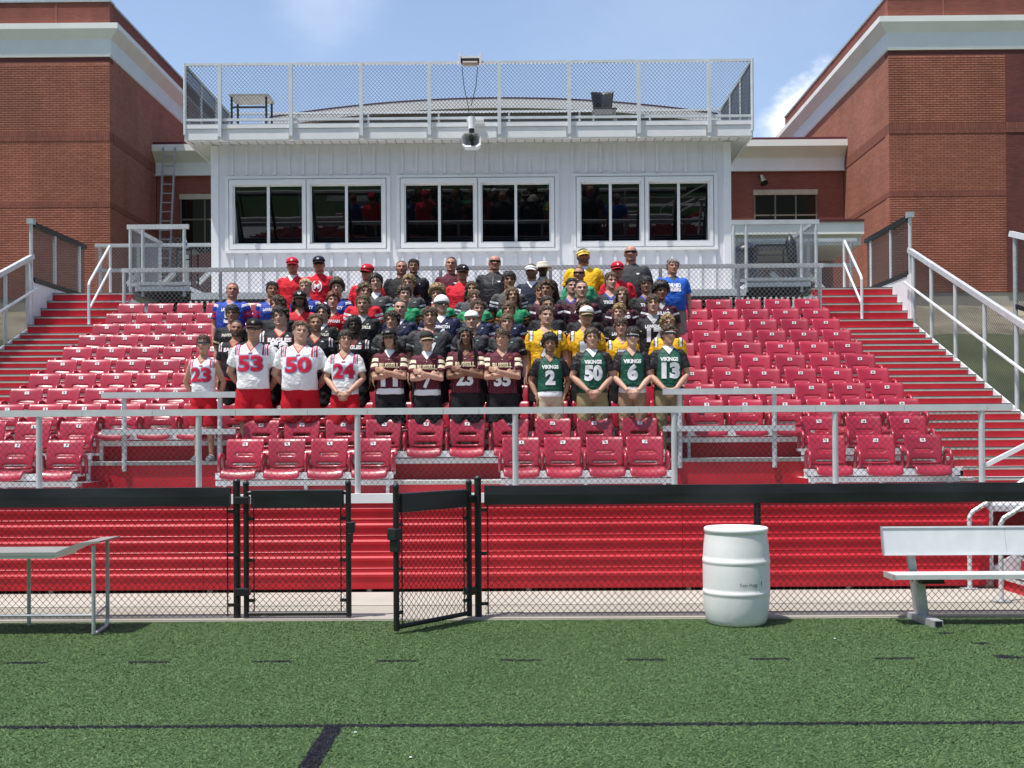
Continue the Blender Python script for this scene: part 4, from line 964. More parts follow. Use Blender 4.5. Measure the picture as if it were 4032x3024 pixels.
PEOPLE = [
  (-4.125, 14.54, 1.368, 1.658, 'slim', 'behind', 'light', 'short_top', 'brown', 'white', '23', '', 'red_shorts', ['clear_glasses'], 0, 'young man in white number 23 jersey, red shorts and clear glasses, leftmost in front row', None, None),
  (-3.472, 14.54, 1.368, 1.861, 'big', 'behind', 'light', 'short', 'brown', 'white', '53', '', 'red_shorts', ['cap_black', 'shades'], 0, 'tall young man in white number 53 jersey with black cap and dark sunglasses, front row', None, None),
  (-2.855, 14.54, 1.368, 1.829, 'heavy', 'behind', 'pale', 'short_top', 'ltbrown', 'white', '50', '', 'red_shorts', [], 0, 'stocky fair-haired young man in white number 50 jersey and red shorts, front row', None, None),
  (-2.267, 14.54, 1.368, 1.719, 'mid', 'clasped', 'light', 'mop', 'dkbrown', 'white', '24', '', 'red_shorts', [], 0, 'dark-haired young man in white number 24 jersey, hands clasped in front, front row', None, None),
  (-1.675, 14.54, 1.368, 1.72, 'mid', 'crossed', 'light', 'long', 'dkbrown', 'maroon', '11', 'RUSSELL', 'black_shorts', ['cap_black2'], 0, 'young man in maroon number 11 jersey, black cap over long dark hair, arms crossed', 'white', 'white'),
  (-1.187, 14.54, 1.368, 1.684, 'mid', 'crossed', 'pale', 'short', 'brown', 'maroon', '7', 'RUSSELL', 'black_shorts', ['cap_tan', 'shades'], 0, 'young man in maroon jersey with tan-brimmed black cap and sunglasses, arms crossed', 'white', 'white'),
  (-0.682, 14.54, 1.368, 1.734, 'big', 'crossed', 'brown', 'dreads', 'black', 'maroon', '23', 'RUSSELL', 'black_shorts', [], 0.4, 'brown-skinned young man with long dark dreadlocks in maroon jersey, arms crossed', None, None),
  (-0.205, 14.54, 1.368, 1.724, 'big', 'crossed', 'light', 'mop', 'brown', 'maroon', '35', 'RUSSELL', 'black_shorts', [], 0.1, 'brown-haired young man in maroon number 35 jersey, arms crossed, front row', None, None),
  (0.417, 14.54, 1.368, 1.658, 'mid', 'pockets', 'tan', 'curlbig', 'black', 'viking', '2', 'VIKINGS', 'khaki_light', [], 0.5, 'young man with big curly black hair in green number 2 jersey, hands in pockets', None, 'white'),
  (0.97, 14.54, 1.368, 1.718, 'big', 'clasped', 'light', 'wavy', 'brown', 'viking', '50', 'VIKINGS', 'khaki', [], 0, 'brown-haired young man in green number 50 jersey and khaki trousers, hands clasped', 'white', None),
  (1.49, 14.54, 1.368, 1.729, 'mid', 'clasped', 'pale', 'mop', 'black', 'viking', '6', 'VIKINGS', 'brown_khaki', ['white_shades'], 0, 'young man in green number 6 jersey with white-framed sunglasses and white shirt hem', None, 'white'),
  (1.966, 14.54, 1.368, 1.759, 'mid', 'clasped', 'light', 'wavy', 'brown', 'viking', '13', 'VIKINGS', 'khaki_dark', ['white_shades'], 0, 'young man in green number 13 jersey with white-framed sunglasses, rightmost in front row', 'white', None),
  (-3.851, 15.15, 1.612, 1.665, 'big', 'sides', 'tan', 'short', 'black', 'eagle', '5', 'EAGLES', 'black_red', [], 0.9, 'bearded young man with cropped dark hair in black jersey with white shoulder stripes, second row', None, None),
  (-3.236, 15.15, 1.612, 1.854, 'heavy', 'sides', 'pale', 'wavy', 'black', 'eagle', '52', 'EAGLES', 'black_shorts', [], 0, 'heavy-set smiling young man with long dark hair in black number 52 jersey', None, None),
  (-2.755, 15.15, 1.612, 1.746, 'big', 'sides', 'light', 'short_top', 'ltbrown', 'eagle', '', '', 'black_shorts', [], 0.8, 'bearded young man with light brown hair in black jersey behind white numbers 50 and 24', None, None),
  (-2.226, 15.15, 1.612, 1.72, 'mid', 'sides', 'dark', 'curl', 'black', 'eagle', '', 'EAGLES', 'black_shorts', [], 0.3, 'dark-skinned young man in black lettered jersey behind the white number 24 player', None, None),
  (-1.717, 15.15, 1.612, 1.783, 'big', 'sides', 'light', 'wavy', 'dkbrown', 'charcoal', '', '', 'black_shorts', [], 0, 'dark-haired young man in charcoal jersey behind the maroon number 11 player', None, None),
  (-1.202, 15.15, 1.612, 1.838, 'heavy', 'sides', 'light', 'bowl', 'brown', 'charcoal', '7', 'ST', 'black_shorts', [], 0, 'young man with bowl-cut brown hair in charcoal jersey behind the tan-brimmed cap', None, None),
  (-0.63, 15.15, 1.612, 1.766, 'big', 'sides', 'pale', 'short', 'brown', 'charcoal', '', '', 'black_shorts', ['cap_white_back'], 0, 'young man with white cap worn backwards in charcoal jersey behind the dreadlocked player', None, None),
  (-0.163, 15.15, 1.612, 1.74, 'big', 'sides', 'pale', 'bowl', 'ltbrown', 'charcoal', '', '', 'black_shorts', [], 0, 'smiling light-brown-haired young man in charcoal jersey behind the maroon number 35 player', None, None),
  (0.381, 15.15, 1.612, 1.834, 'big', 'sides', 'pale', 'short_top', 'brown', 'yellow', '7', '', 'black_shorts', [], 0, 'short-haired young man in yellow number 7 jersey behind the curly-haired green player', None, None),
  (0.926, 15.15, 1.612, 1.819, 'mid', 'sides', 'light', 'short', 'brown', 'yellow', '1', '', 'black_shorts', ['cap_khaki', 'shades_green'], 0, 'young man in yellow jersey with khaki and white cap and green sunglasses', None, None),
  (1.415, 15.15, 1.612, 1.674, 'mid', 'sides', 'pale', 'mop', 'brown', 'yellow', '1', '', 'black_shorts', [], 0, 'brown-haired young man in yellow jersey between green numbers 50 and 6', None, None),
  (2.049, 15.15, 1.612, 1.715, 'mid', 'sides', 'light', 'wavy', 'blond', 'yellow', '', '', 'black_shorts', [], 0, 'fair-haired young man in yellow jersey directly behind the green number 13 player', None, None),
  (-4.051, 15.76, 1.856, 1.713, 'big', 'sides', 'tan', 'mop', 'black', 'paints', '', 'PAINTSVILLE', 'black_shorts', [], 0, 'black-haired young man in black jersey with pale gold lettering, third row at the left', None, None),
  (-3.408, 15.76, 1.856, 1.838, 'big', 'sides', 'light', 'wavy', 'brown', 'paints', '', '', 'black_shorts', [], 0, 'brown-haired young man in black jersey behind the heavy-set number 52 player', None, None),
  (-2.763, 15.76, 1.856, 1.71, 'mid', 'sides', 'pale', 'wavy', 'black', 'paints', '', 'PAINTSVILLE', 'black_shorts', [], 0, 'pale young man with black wavy hair in black jersey and white undershirt, third row', 'white', None),
  (-2.195, 15.76, 1.856, 1.835, 'big', 'sides', 'light', 'short_top', 'ltbrown', 'paints', '', 'PAINTSVILLE', 'black_shorts', [], 0.4, 'smiling light-brown-haired young man in black jersey and grey undershirt above the dark-skinned player', 'grey', None),
  (-1.676, 15.76, 1.856, 1.759, 'big', 'sides', 'pale', 'short', 'dkbrown', 'navy', '', '', 'black_shorts', [], 0, 'short dark-haired young man in navy jersey, third row, left of the white skullcap', 'white', None),
  (-1.093, 15.76, 1.856, 1.824, 'heavy', 'sides', 'pale', 'none', 'black', 'navy', '4', 'COVINGTON', 'black_shorts', ['durag', 'clear_glasses'], 0, 'stout young man with white skullcap and glasses in navy jersey', 'white', None),
  (-0.578, 15.76, 1.856, 1.744, 'big', 'sides', 'light', 'short_top', 'brown', 'navy', '', '', 'black_shorts', [], 0, 'brown-haired young man in navy jersey behind the backwards white cap', None, None),
  (-0.122, 15.76, 1.856, 1.743, 'mid', 'sides', 'light', 'bowl', 'ltbrown', 'navy', '', '', 'black_shorts', [], 0, 'light-brown-haired young man in navy jersey, third row, right of the backwards white cap', None, None),
  (0.426, 15.76, 1.856, 1.794, 'big', 'sides', 'light', 'short_top', 'dkbrown', 'lawrence', '', '', 'black_shorts', [], 0, 'dark-haired young man in black jersey directly behind the short-haired yellow number 7 player', None, None),
  (0.942, 15.76, 1.856, 1.755, 'big', 'sides', 'light', 'wavy', 'brown', 'lawrence', '', '', 'black_shorts', [], 0, 'brown-haired young man in black jersey half hidden behind the khaki cap', None, None),
  (1.437, 15.76, 1.856, 1.689, 'mid', 'sides', 'pale', 'curl', 'blond', 'lawrence', '', 'LAWRENCE', 'black_shorts', [], 0, 'blond young man in black jersey above the yellow player between green 50 and 6', None, None),
  (1.918, 15.76, 1.856, 1.82, 'mid', 'sides', 'pale', 'bowl', 'brown', 'lawrence', '17', 'LAWRENCE', 'black_shorts', [], 0, 'young man with brown fringe in black number 17 jersey and grey undershirt', 'grey', None),
  (-3.216, 16.37, 2.1, 1.733, 'big', 'sides', 'light', 'long', 'dkbrown', 'redj', '', '', 'black_shorts', ['cap_trucker'], 0.8, 'bearded young man with long brown hair and black and white trucker cap in red jersey', None, None),
  (-2.738, 16.37, 2.1, 1.727, 'mid', 'sides', 'pale', 'curl', 'ginger', 'redj', '', 'ROWAN', 'black_shorts', [], 0, 'young man with long curly ginger hair in red jersey', None, None),
  (-2.273, 16.37, 2.1, 1.854, 'big', 'sides', 'light', 'wavy', 'ltbrown', 'redj', '', '', 'black_shorts', [], 0, 'shaggy light-brown-haired young man in red jersey with white shoulder stripes', None, None),
  (-1.684, 16.37, 2.1, 1.818, 'big', 'sides', 'pale', 'curl', 'brown', 'green2', '', '', 'black_shorts', [], 0, 'curly brown-haired young man in bright green jersey, left of the three other green shirts', None, None),
  (-1.178, 16.37, 2.1, 1.834, 'big', 'sides', 'light', 'curlbig', 'blond', 'green2', '', '', 'black_shorts', [], 0, 'young man with curly blond hair in bright green jersey behind the white skullcap', None, None),
  (-0.631, 16.37, 2.1, 1.74, 'big', 'sides', 'pale', 'bowl', 'ltbrown', 'green2', '', '', 'black_shorts', [], 0, 'young man with sandy fringe in bright green jersey below the long-haired player in grey', None, None),
  (-0.07, 16.37, 2.1, 1.771, 'mid', 'sides', 'light', 'long', 'ltbrown', 'green2', '', '', 'black_shorts', [], 0, 'young man with shoulder-length sandy hair in bright green jersey', None, None),
  (0.439, 16.37, 2.1, 1.881, 'mid', 'sides', 'tan', 'curl', 'brown', 'ashland', '', '', 'black_shorts', [], 0, 'curly brown-haired young man in dark maroon jersey with white sleeve patches, fourth row left', None, None),
  (0.942, 16.37, 2.1, 1.855, 'big', 'sides', 'pale', 'short', 'dkbrown', 'ashland', '7', 'ASHLAND', 'black_shorts', [], 0, 'short dark-haired young man in dark maroon jersey in front of the green-shirted coach', None, None),
  (1.535, 16.37, 2.1, 1.76, 'mid', 'sides', 'pale', 'long', 'ltbrown', 'ashland', '', 'ASHLAND', 'black_shorts', [], 0, 'young man with long parted blond-brown hair in dark maroon jersey', None, None),
  (2.099, 16.37, 2.1, 1.854, 'big', 'sides', 'brown', 'curlbig', 'black', 'ashland', '', 'ASHLAND', 'black_shorts', [], 0, 'brown-skinned young man with thick black hair in dark maroon jersey, right end of fourth row', 'grey', None),
  (-4.378, 16.98, 2.344, 1.702, 'heavy', 'sides', 'ruddy', 'short', 'ginger', 'bluej', '5', 'LAWRENCE', 'black_shorts', [], 0.1, 'stout red-haired young man in blue number 5 jersey at the left end of the group', None, None),
  (-3.772, 16.98, 2.344, 1.715, 'mid', 'sides', 'tan', 'short_top', 'black', 'bluej', '', 'LAWRENCE', 'black_shorts', [], 0.2, 'black-haired young man in blue jersey beside the stout red-haired player', None, None),
  (-3.238, 16.98, 2.344, 1.757, 'mid', 'sides', 'pale', 'short_top', 'paleblond', 'bluej', '', 'COUNTY', 'black_shorts', [], 0, 'pale-blond young man in blue jersey between two coaches in red', 'white', None),
  (-2.757, 16.98, 2.344, 1.774, 'mid', 'sides', 'pale', 'curlbig', 'brown', 'bluej', '', 'COUNTY', 'black_shorts', [], 0, 'young man with thick brown hair in blue jersey above the ginger-haired player', 'white', None),
  (-2.16, 16.98, 2.344, 1.835, 'mid', 'sides', 'pale', 'wavy', 'black', 'greyj', '', '', 'black_shorts', [], 0, 'young man with wavy black hair in grey jersey and white undershirt', 'white', None),
  (-1.664, 16.98, 2.344, 1.816, 'mid', 'sides', 'light', 'curl', 'blond', 'greyj', '', '', 'black_shorts', [], 0, 'young man with curly sandy hair in grey jersey in front of two dark-clad coaches', None, None),
  (-0.698, 16.98, 2.344, 1.697, 'big', 'sides', 'light', 'long', 'brown', 'greyj', '', '', 'black_shorts', [], 0, 'young man with long reddish-brown hair in grey jersey below the bald coach', None, None),
  (-0.13, 16.98, 2.344, 1.854, 'big', 'sides', 'tan', 'mop', 'black', 'greyj', '', '', 'black_shorts', [], 0, 'black-haired young man in grey jersey left of the coach in white visor', None, None),
  (0.337, 16.98, 2.344, 1.656, 'mid', 'sides', 'light', 'mop', 'brown', 'tiger', '', '', 'black_shorts', [], 0, 'brown-haired young man half hidden behind the curly-haired maroon player', None, None),
  (0.818, 16.98, 2.344, 1.737, 'mid', 'sides', 'pale', 'short_top', 'dkbrown', 'tiger', '', '', 'black_shorts', [], 0, 'short-haired young man with blue collar, half hidden in front of the yellow-shirted coach', None, None),
  (1.416, 16.98, 2.344, 1.818, 'mid', 'sides', 'pale', 'short_top', 'ltbrown', 'tiger', '', 'TIGERS', 'black_shorts', [], 0, 'light-brown-haired young man in black jersey with blue collar beside the red-capped coach', None, None),
  (1.967, 16.98, 2.344, 1.764, 'big', 'sides', 'tan', 'mop', 'black', 'tiger', '', 'TIGERS', 'black_shorts', [], 0.2, 'black-haired young man in black jersey with blue collar below the tall bald coach', None, None),
  (-3.686, 18.2, 2.832, 1.787, 'big', 'sides', 'ruddy', 'short', 'brown', 'polo_red', '', '', 'black_trousers', ['cap_red'], 0.2, 'coach in red polo shirt and red cap at the left end of the back row', 'white', None),
  (-3.251, 18.2, 2.832, 1.805, 'big', 'sides', 'ruddy', 'short', 'brown', 'tee_red', '', 'M', 'black_trousers', ['cap_navy', 'shades'], 0, 'coach in red T-shirt with round white emblem, navy cap and sunglasses', None, None),
  (-2.384, 17.59, 2.588, 1.818, 'big', 'sides', 'ruddy', 'short', 'brown', 'polo_red', '', '', 'black_trousers', ['cap_red', 'shades'], 0, 'coach in red polo, red cap and dark sunglasses, behind the black wavy-haired player', None, None),
  (-1.901, 18.2, 2.832, 1.726, 'heavy', 'sides', 'ruddy', 'short', 'brown', 'polo_black', '', '', 'black_trousers', [], 0.6, 'bearded coach in black polo shirt with small gold chest mark', None, None),
  (-1.728, 18.474, 2.942, 1.685, 'big', 'sides', 'tan', 'short_top', 'black', 'jacket_black', '', '', 'black_trousers', [], 0.3, 'dark-haired coach in black and grey jacket beside the bearded coach', None, None),
  (-1.097, 18.2, 2.832, 1.782, 'big', 'sides', 'ruddy', 'short', 'dkbrown', 'polo_maroon', '', '', 'black_trousers', [], 0, 'short-haired coach in dark maroon polo shirt', None, None),
  (-0.883, 17.59, 2.588, 1.8, 'big', 'sides', 'ruddy', 'short', 'brown', 'polo_red', '', '', 'black_trousers', ['cap_black3'], 0.3, 'coach in red polo shirt and black cap with dark moustache', None, None),
  (-0.382, 18.2, 2.832, 1.795, 'heavy', 'sides', 'ruddy', 'none', 'brown', 'jacket_black', '', '', 'black_trousers', ['shades'], 0.1, 'bald coach in black zipped jacket and sunglasses', None, None),
  (0.229, 17.59, 2.588, 1.81, 'big', 'sides', 'ruddy', 'short', 'brown', 'vest_navy', '', '', 'black_trousers', ['visor_white'], 0.9, 'bearded coach in white visor and navy vest over white shirt', 'white', None),
  (0.421, 18.2, 2.832, 1.706, 'mid', 'sides', 'dark', 'none', 'black', 'jacket_black', '', '', 'black_trousers', ['bucket'], 0.3, 'dark-skinned coach in pale bucket hat, grey shirt and dark jacket', 'grey', None),
  (1.087, 18.2, 2.832, 1.904, 'heavy', 'sides', 'ruddy', 'short', 'dkbrown', 'polo_yellow', '', '', 'black_trousers', ['visor_yellow'], 0.9, 'bearded coach in yellow polo shirt and yellow visor', 'white', None),
  (0.974, 17.59, 2.588, 1.758, 'big', 'sides', 'ruddy', 'short', 'brown', 'polo_green', '', '', 'black_trousers', ['shades'], 0.2, 'coach in green shirt and dark sunglasses in front of the yellow-shirted coach', None, None),
  (1.582, 17.59, 2.588, 1.828, 'big', 'sides', 'ruddy', 'short', 'brown', 'tee_red', '', '', 'black_trousers', ['cap_red', 'shades'], 0.3, 'coach in red T-shirt with red cap and sunglasses at the right of the group', None, None),
  (1.859, 18.2, 2.832, 1.939, 'heavy', 'sides', 'ruddy', 'none', 'grey', 'polo_grey', '', '', 'black_trousers', ['shades'], 0.5, 'tall bald coach in dark grey polo shirt and wraparound sunglasses', None, None),
  (2.533, 18.2, 2.832, 1.723, 'heavy', 'sides', 'ruddy', 'short_top', 'grey', 'tee_blue', '', '', 'grey_trousers', [], 0, 'grey-haired coach in bright blue lettered T-shirt and grey trousers at the right end', None, None),
]
# ================================================================ PEOPLE
SKIN = {'pale': (.53, .325, .245), 'light': (.46, .265, .185), 'ruddy': (.46, .235, .165), 'tan': (.35, .19, .12), 'brown': (.20, .10, .06), 'dark': (.06, .033, .022)}
HAIRC = {'black': (.015, .012, .011), 'dkbrown': (.030, .018, .011), 'brown': (.066, .038, .020), 'ltbrown': (.115, .068, .032), 'blond': (.26, .17, .075), 'paleblond': (.42, .32, .18), 'ginger': (.16, .045, .014), 'grey': (.24, .22, .20)}
def vloft(mb, rings, n=28, e=2.3):
    "stacked superellipse rings (z, hx, hy, yc)"
    vs = []; fs = []
    for z, hx, hy, yc in rings:
        for k in range(n):
            g = 2 * math.pi * k / n; c, s = math.cos(g), math.sin(g)
            vs.append((hx * math.copysign(abs(c) ** (2 / e), c), yc + hy * math.copysign(abs(s) ** (2 / e), s), z))
    for i in range(len(rings) - 1):
        for k in range(n): fs.append((i*n+k, i*n+(k+1) % n, (i+1)*n+(k+1) % n, (i+1)*n+k))
    fs += [tuple(range(n))[::-1], tuple(range((len(rings)-1)*n, len(rings)*n))]
    return mb.add(vs, fs)
def remesh(mb, name, vox, smooth):
    me = mb.mesh(name)
    def f(o):
        m = o.modifiers.new("r", 'REMESH'); m.mode = 'VOXEL'; m.voxel_size = vox; m.use_smooth_shade = True
        if smooth: s = o.modifiers.new("s", 'SMOOTH'); s.factor = .5; s.iterations = smooth
    return applied(me, f)
BUILD = {'slim': (.92, .95, 0, .92), 'mid': (1.0, 1.0, .0, 1.0), 'big': (1.10, 1.10, .012, 1.10), 'heavy': (1.24, 1.25, .05, 1.18)}
def pose_arm(pose, s, w):
    "shoulder, elbow, wrist, finger direction, across-palm direction"
    V = Vector; S = V((s * .172 * w, .0, 1.397))
    if pose == 'sides': return S, V((s * (.205 * w + .03), .035, 1.125)), V((s * (.215 * w + .025), -.03, .885)), V((0, -.12, -1)), V((0, 1, .0))
    if pose == 'behind': return S, V((s * (.205 * w + .085), .060, 1.13)), V((s * .19, .17 * w, .935)), V((-s * .9, .1, -.3)), V((0, .1, 1))
    if pose == 'pockets': return S, V((s * (.205 * w + .075), .065, 1.135)), V((s * (.185 * w + .02), -.045, .93)), V((-s * .2, -.2, -1)), V((0, 1, 0))
    if pose == 'clasped': return S, V((s * (.20 * w + .055), -.015, 1.13)), V((s * .075, -.205 - .05 * (w - 1), .925)), V((-s * .75, -.12 if s > 0 else .10, -.62)), V((-s * .55, 0, .8))
    if pose == 'crossed':
        if s > 0: return S, V((s * (.18 * w + .015), -.115, 1.125)), V((-.05, -.245 * w, 1.195)), V((-.90, .34, .28)), V((0, 0, 1))
        return S, V((s * (.18 * w + .015), -.12, 1.12)), V((.05, -.185 * w, 1.165)), V((.92, .30, .20)), V((0, 0, 1))
HSX, HSY, HSZ, HDZ = 1.08, 1.06, 1.0, -.020      # the heads in the photograph read large under hair and hats
CACHE = {}
def smooth01(a, b, x):
    t = max(0., min(1., (x - a) / (b - a))); return t * t * (3 - 2 * t)
def set_attr(me, name, vals):
    a = me.attributes.new(name, 'FLOAT', 'POINT'); a.data.foreach_set("value", np.asarray(vals, dtype=np.float32))
def body_mesh(pose, build):
    key = ('body', pose, build)
    if key in CACHE: return CACHE[key]
    w, d, belly, lim = BUILD[build]; m = MB()
    vloft(m, [(.80, .10*w, .085*d, .005), (.86, .155*w, .112*d, .008), (.95, .165*w, .118*d, .004-belly*.3), (1.04, .152*w, .110*d, -belly*.8), (1.14, .152*w, .112*d, -belly), (1.24, .165*w, .118*d, -belly*.6), (1.33, .176*w, .118*d, 0), (1.40, .172*w, .104*d, .004), (1.445, .135*w, .085*d, .008), (1.48, .088*w, .070*d, .012), (1.51, .062*w, .06, .012)])
    nk = .061 * (1 + (w - 1) * .9)
    m.tube([(0, .018, 1.44), (0, .014, 1.52), (0, .012, 1.64)], [nk * 1.08, nk, nk * 1.02], 18)
    hw = 1 + (w - 1) * .42
    vloft(m, [(1.566, .024*hw, .030, -.058), (1.578, .040*hw, .052, -.042), (1.600, .056*hw, .074, -.020), (1.635, .066*hw, .090, -.004), (1.675, .0725*hw, .097, .002), (1.72, .0755*hw, .101, .004), (1.755, .070*hw, .093, .006), (1.78, .053*hw, .072, .008), (1.796, .028*hw, .038, .009), (1.800, .01, .014, .009)], 32, 2.15)
    for s in (-1, 1):
        m.ball((s * .0775 * hw, .012, 1.675), (.012, .021, .033), 12, 9)
        # leg and foot
        m.tube([(s*.088*w, .005, .90), (s*.092*w, .0, .78), (s*.098*w, -.008, .62), (s*.10*w, -.012, .50), (s*.102*w, .012, .38), (s*.105*w, .02, .24), (s*.108*w, .022, .10), (s*.108*w, .02, .05)], [.092*lim, .086*lim, .068*lim, .056*lim, .057*lim, .044*lim, .036, .038], 16)
        m.tube([(s*.108*w, .065, .035), (s*.11*w, .0, .045), (s*.118*w, -.10, .035), (s*.124*w, -.19, .022)], [(.03, .035), (.042, .040), (.032, .044), (.018, .036)], 12)
        S, E, Wr, f, sd = pose_arm(pose, s, w); f = f.normalized(); sd = (sd - f * sd.dot(f)).normalized(); n = f.cross(sd)
        U = S.lerp(E, .5); F = E.lerp(Wr, .35)
        m.ball(S, (.064*lim, .06*lim, .062*lim)); m.tube([S + Vector((-s*.05, 0, .01)), S, U, E, F, Wr], [.055*lim, .060*lim, .053*lim, .043*lim, .044*lim, .028], 16)
        c = Wr + f * .045
        m.tube([Wr - f * .01, Wr + f * .03, Wr + f * .075, Wr + f * .092], [(.024, .027)] + [(.017, .038)] * 2 + [(.012, .034)], 12) if False else m.ball(c, .03, 10, 7)
        m.bar(Wr - f * .005, Wr + f * .09, .072 if True else 0, .026, up=tuple(n)) if abs(f.dot(n)) < .9 else None
        cn = n if pose in ('behind',) else (n * (-1 if (n.x * s) > 0 else 1) if pose == 'sides' else n * (1 if n.y > 0 else -1))
        for k, (o_, L) in enumerate(((-.029, .060), (-.010, .076), (.010, .080), (.029, .070))):
            b = Wr + f * .085 + sd * o_
            m.tube([b - f * .02, b + f * L * .45 + cn * .004, b + f * L * .8 + cn * .018, b + f * L * .95 + cn * .030], [.0098, .0095, .0088, .0075], 8)
        tb = Wr + f * .025 + sd * .03
        m.tube([tb, tb + f * .03 + sd * .022 + cn * .008, tb + f * .06 + sd * .026 + cn * .016], [.013, .0115, .009], 8)
    # nose wedge joined to the face
    m.tube([(0, -.092, 1.708), (0, -.103, 1.685), (0, -.113, 1.662), (0, -.098, 1.650)], [.009, .011, .0155, .012], 10)
    me = remesh(m, "body", .0085, 1)
    # face modelling after the surface is one piece
    co = np.empty(len(me.vertices) * 3, dtype=np.float32); me.vertices.foreach_get("co", co); co = co.reshape(-1, 3).astype(float)
    x, y, z = co[:, 0], co[:, 1], co[:, 2]; fr = (y < -.045) & (z > 1.56)
    g = lambda cx, cz, sx, sz: np.exp(-((x - cx) / sx) ** 2 - ((z - cz) / sz) ** 2)
    dy = np.zeros(len(x))
    for s in (-1, 1): dy += .022 * g(s * .031, 1.695, .018, .012) - .009 * g(s * .032, 1.716, .026, .008) - .005 * g(s * .046, 1.664, .018, .016)
    dy += -.006 * g(0, 1.634, .022, .0075) - .006 * g(0, 1.617, .020, .007) + .006 * g(0, 1.6255, .026, .004) + .005 * g(0, 1.603, .026, .008) - .006 * g(0, 1.580, .020, .012)
    co[:, 1] += np.where(fr, dy, 0); me.vertices.foreach_set("co", co.astype(np.float32).ravel())
    ss = lambda a, b, v: np.clip((v - a) / (b - a), 0, 1)
    lip = np.where(fr, np.maximum(g(0, 1.634, .024, .006), g(0, 1.617, .021, .006)), 0)
    brow = np.where(fr, np.clip((1 - np.abs(np.abs(x) - .032) / .022) * 3, 0, 1) * np.exp(-((z - 1.719 + .10 * np.abs(np.abs(x) - .028)) / .006) ** 2), 0)
    eye_shade = np.where(fr, np.maximum(g(.031, 1.697, .015, .0075), g(-.031, 1.697, .015, .0075)), 0)  # dark eye colour spread over the sockets, with brow shade painted in
    zh = (z > 1.555) & (y < .03)
    bz = np.where(zh, np.maximum((1 - ss(1.628, 1.655, z - .35 * np.abs(x) * (np.abs(x) > .045))) * (1 - .9 * lip), g(0, 1.6435, .035, .006) * fr) * ss(1.548, 1.565, z), 0)
    hz = np.clip((z - 1.545) / .03, 0, 1); co[:, 0] *= 1 + (HSX - 1) * hz; co[:, 1] = np.where(hz > 0, .01 + (co[:, 1] - .01) * (1 + (HSY - 1) * hz), co[:, 1]); co[:, 2] = np.where(z > 1.56, 1.56 + (z - 1.56) * HSZ, z) + HDZ * hz; me.vertices.foreach_set("co", co.astype(np.float32).ravel())
    for k, v in (("lip", lip), ("brow", brow), ("eye_shade", eye_shade), ("beard", bz)): set_attr(me, k, v)
    me.materials.append(WHITE); CACHE[key] = me; return me
PIV = Vector((0, .012, 1.52))
def turn(yaw, roll): return Matrix.Rotation(R(yaw), 4, 'Z') @ Matrix.Rotation(R(roll), 4, 'Y')
def turned_body(pose, build, yaw, roll):
    "the same body with its head turned and tilted on the neck"
    key = ('body', pose, build, yaw, roll)
    if key in CACHE: return CACHE[key]
    me = body_mesh(pose, build).copy(); co = np.empty(len(me.vertices) * 3, dtype=np.float32); me.vertices.foreach_get("co", co); co = co.reshape(-1, 3).astype(float)
    k = np.clip((co[:, 2] - 1.46) / .075, 0, 1); k = np.where(np.abs(co[:, 0]) < .13, k * k * (3 - 2 * k), 0)[:, None]
    M = np.array(turn(yaw, roll).to_3x3()); q = (co - np.array(PIV)) @ M.T + np.array(PIV)
    me.vertices.foreach_set("co", (co * (1 - k) + q * k).astype(np.float32).ravel()); me.update(); CACHE[key] = me; return me
def folds(me, amp, seed, zlo, zhi):
    "cloth folds: low, slanted ripples pushed along the surface"
    nr = np.empty(len(me.vertices) * 3, dtype=np.float32); me.vertices.foreach_get('normal', nr); nr = nr.reshape(-1, 3); out = []
    for i, v in enumerate(me.vertices):
        p = v.co; k = noise.noise((p.x * 7 + seed, p.y * 7, p.z * 11 + p.x * 5)) + .6 * noise.noise((p.x * 16, p.y * 16 + seed, p.z * 20 - abs(p.x) * 14))
        out.append((p.x + nr[i][0] * amp * k, p.y + nr[i][1] * amp * k, p.z + nr[i][2] * amp * k))
    me.vertices.foreach_set('co', np.array(out, dtype=np.float32).ravel()); me.update()
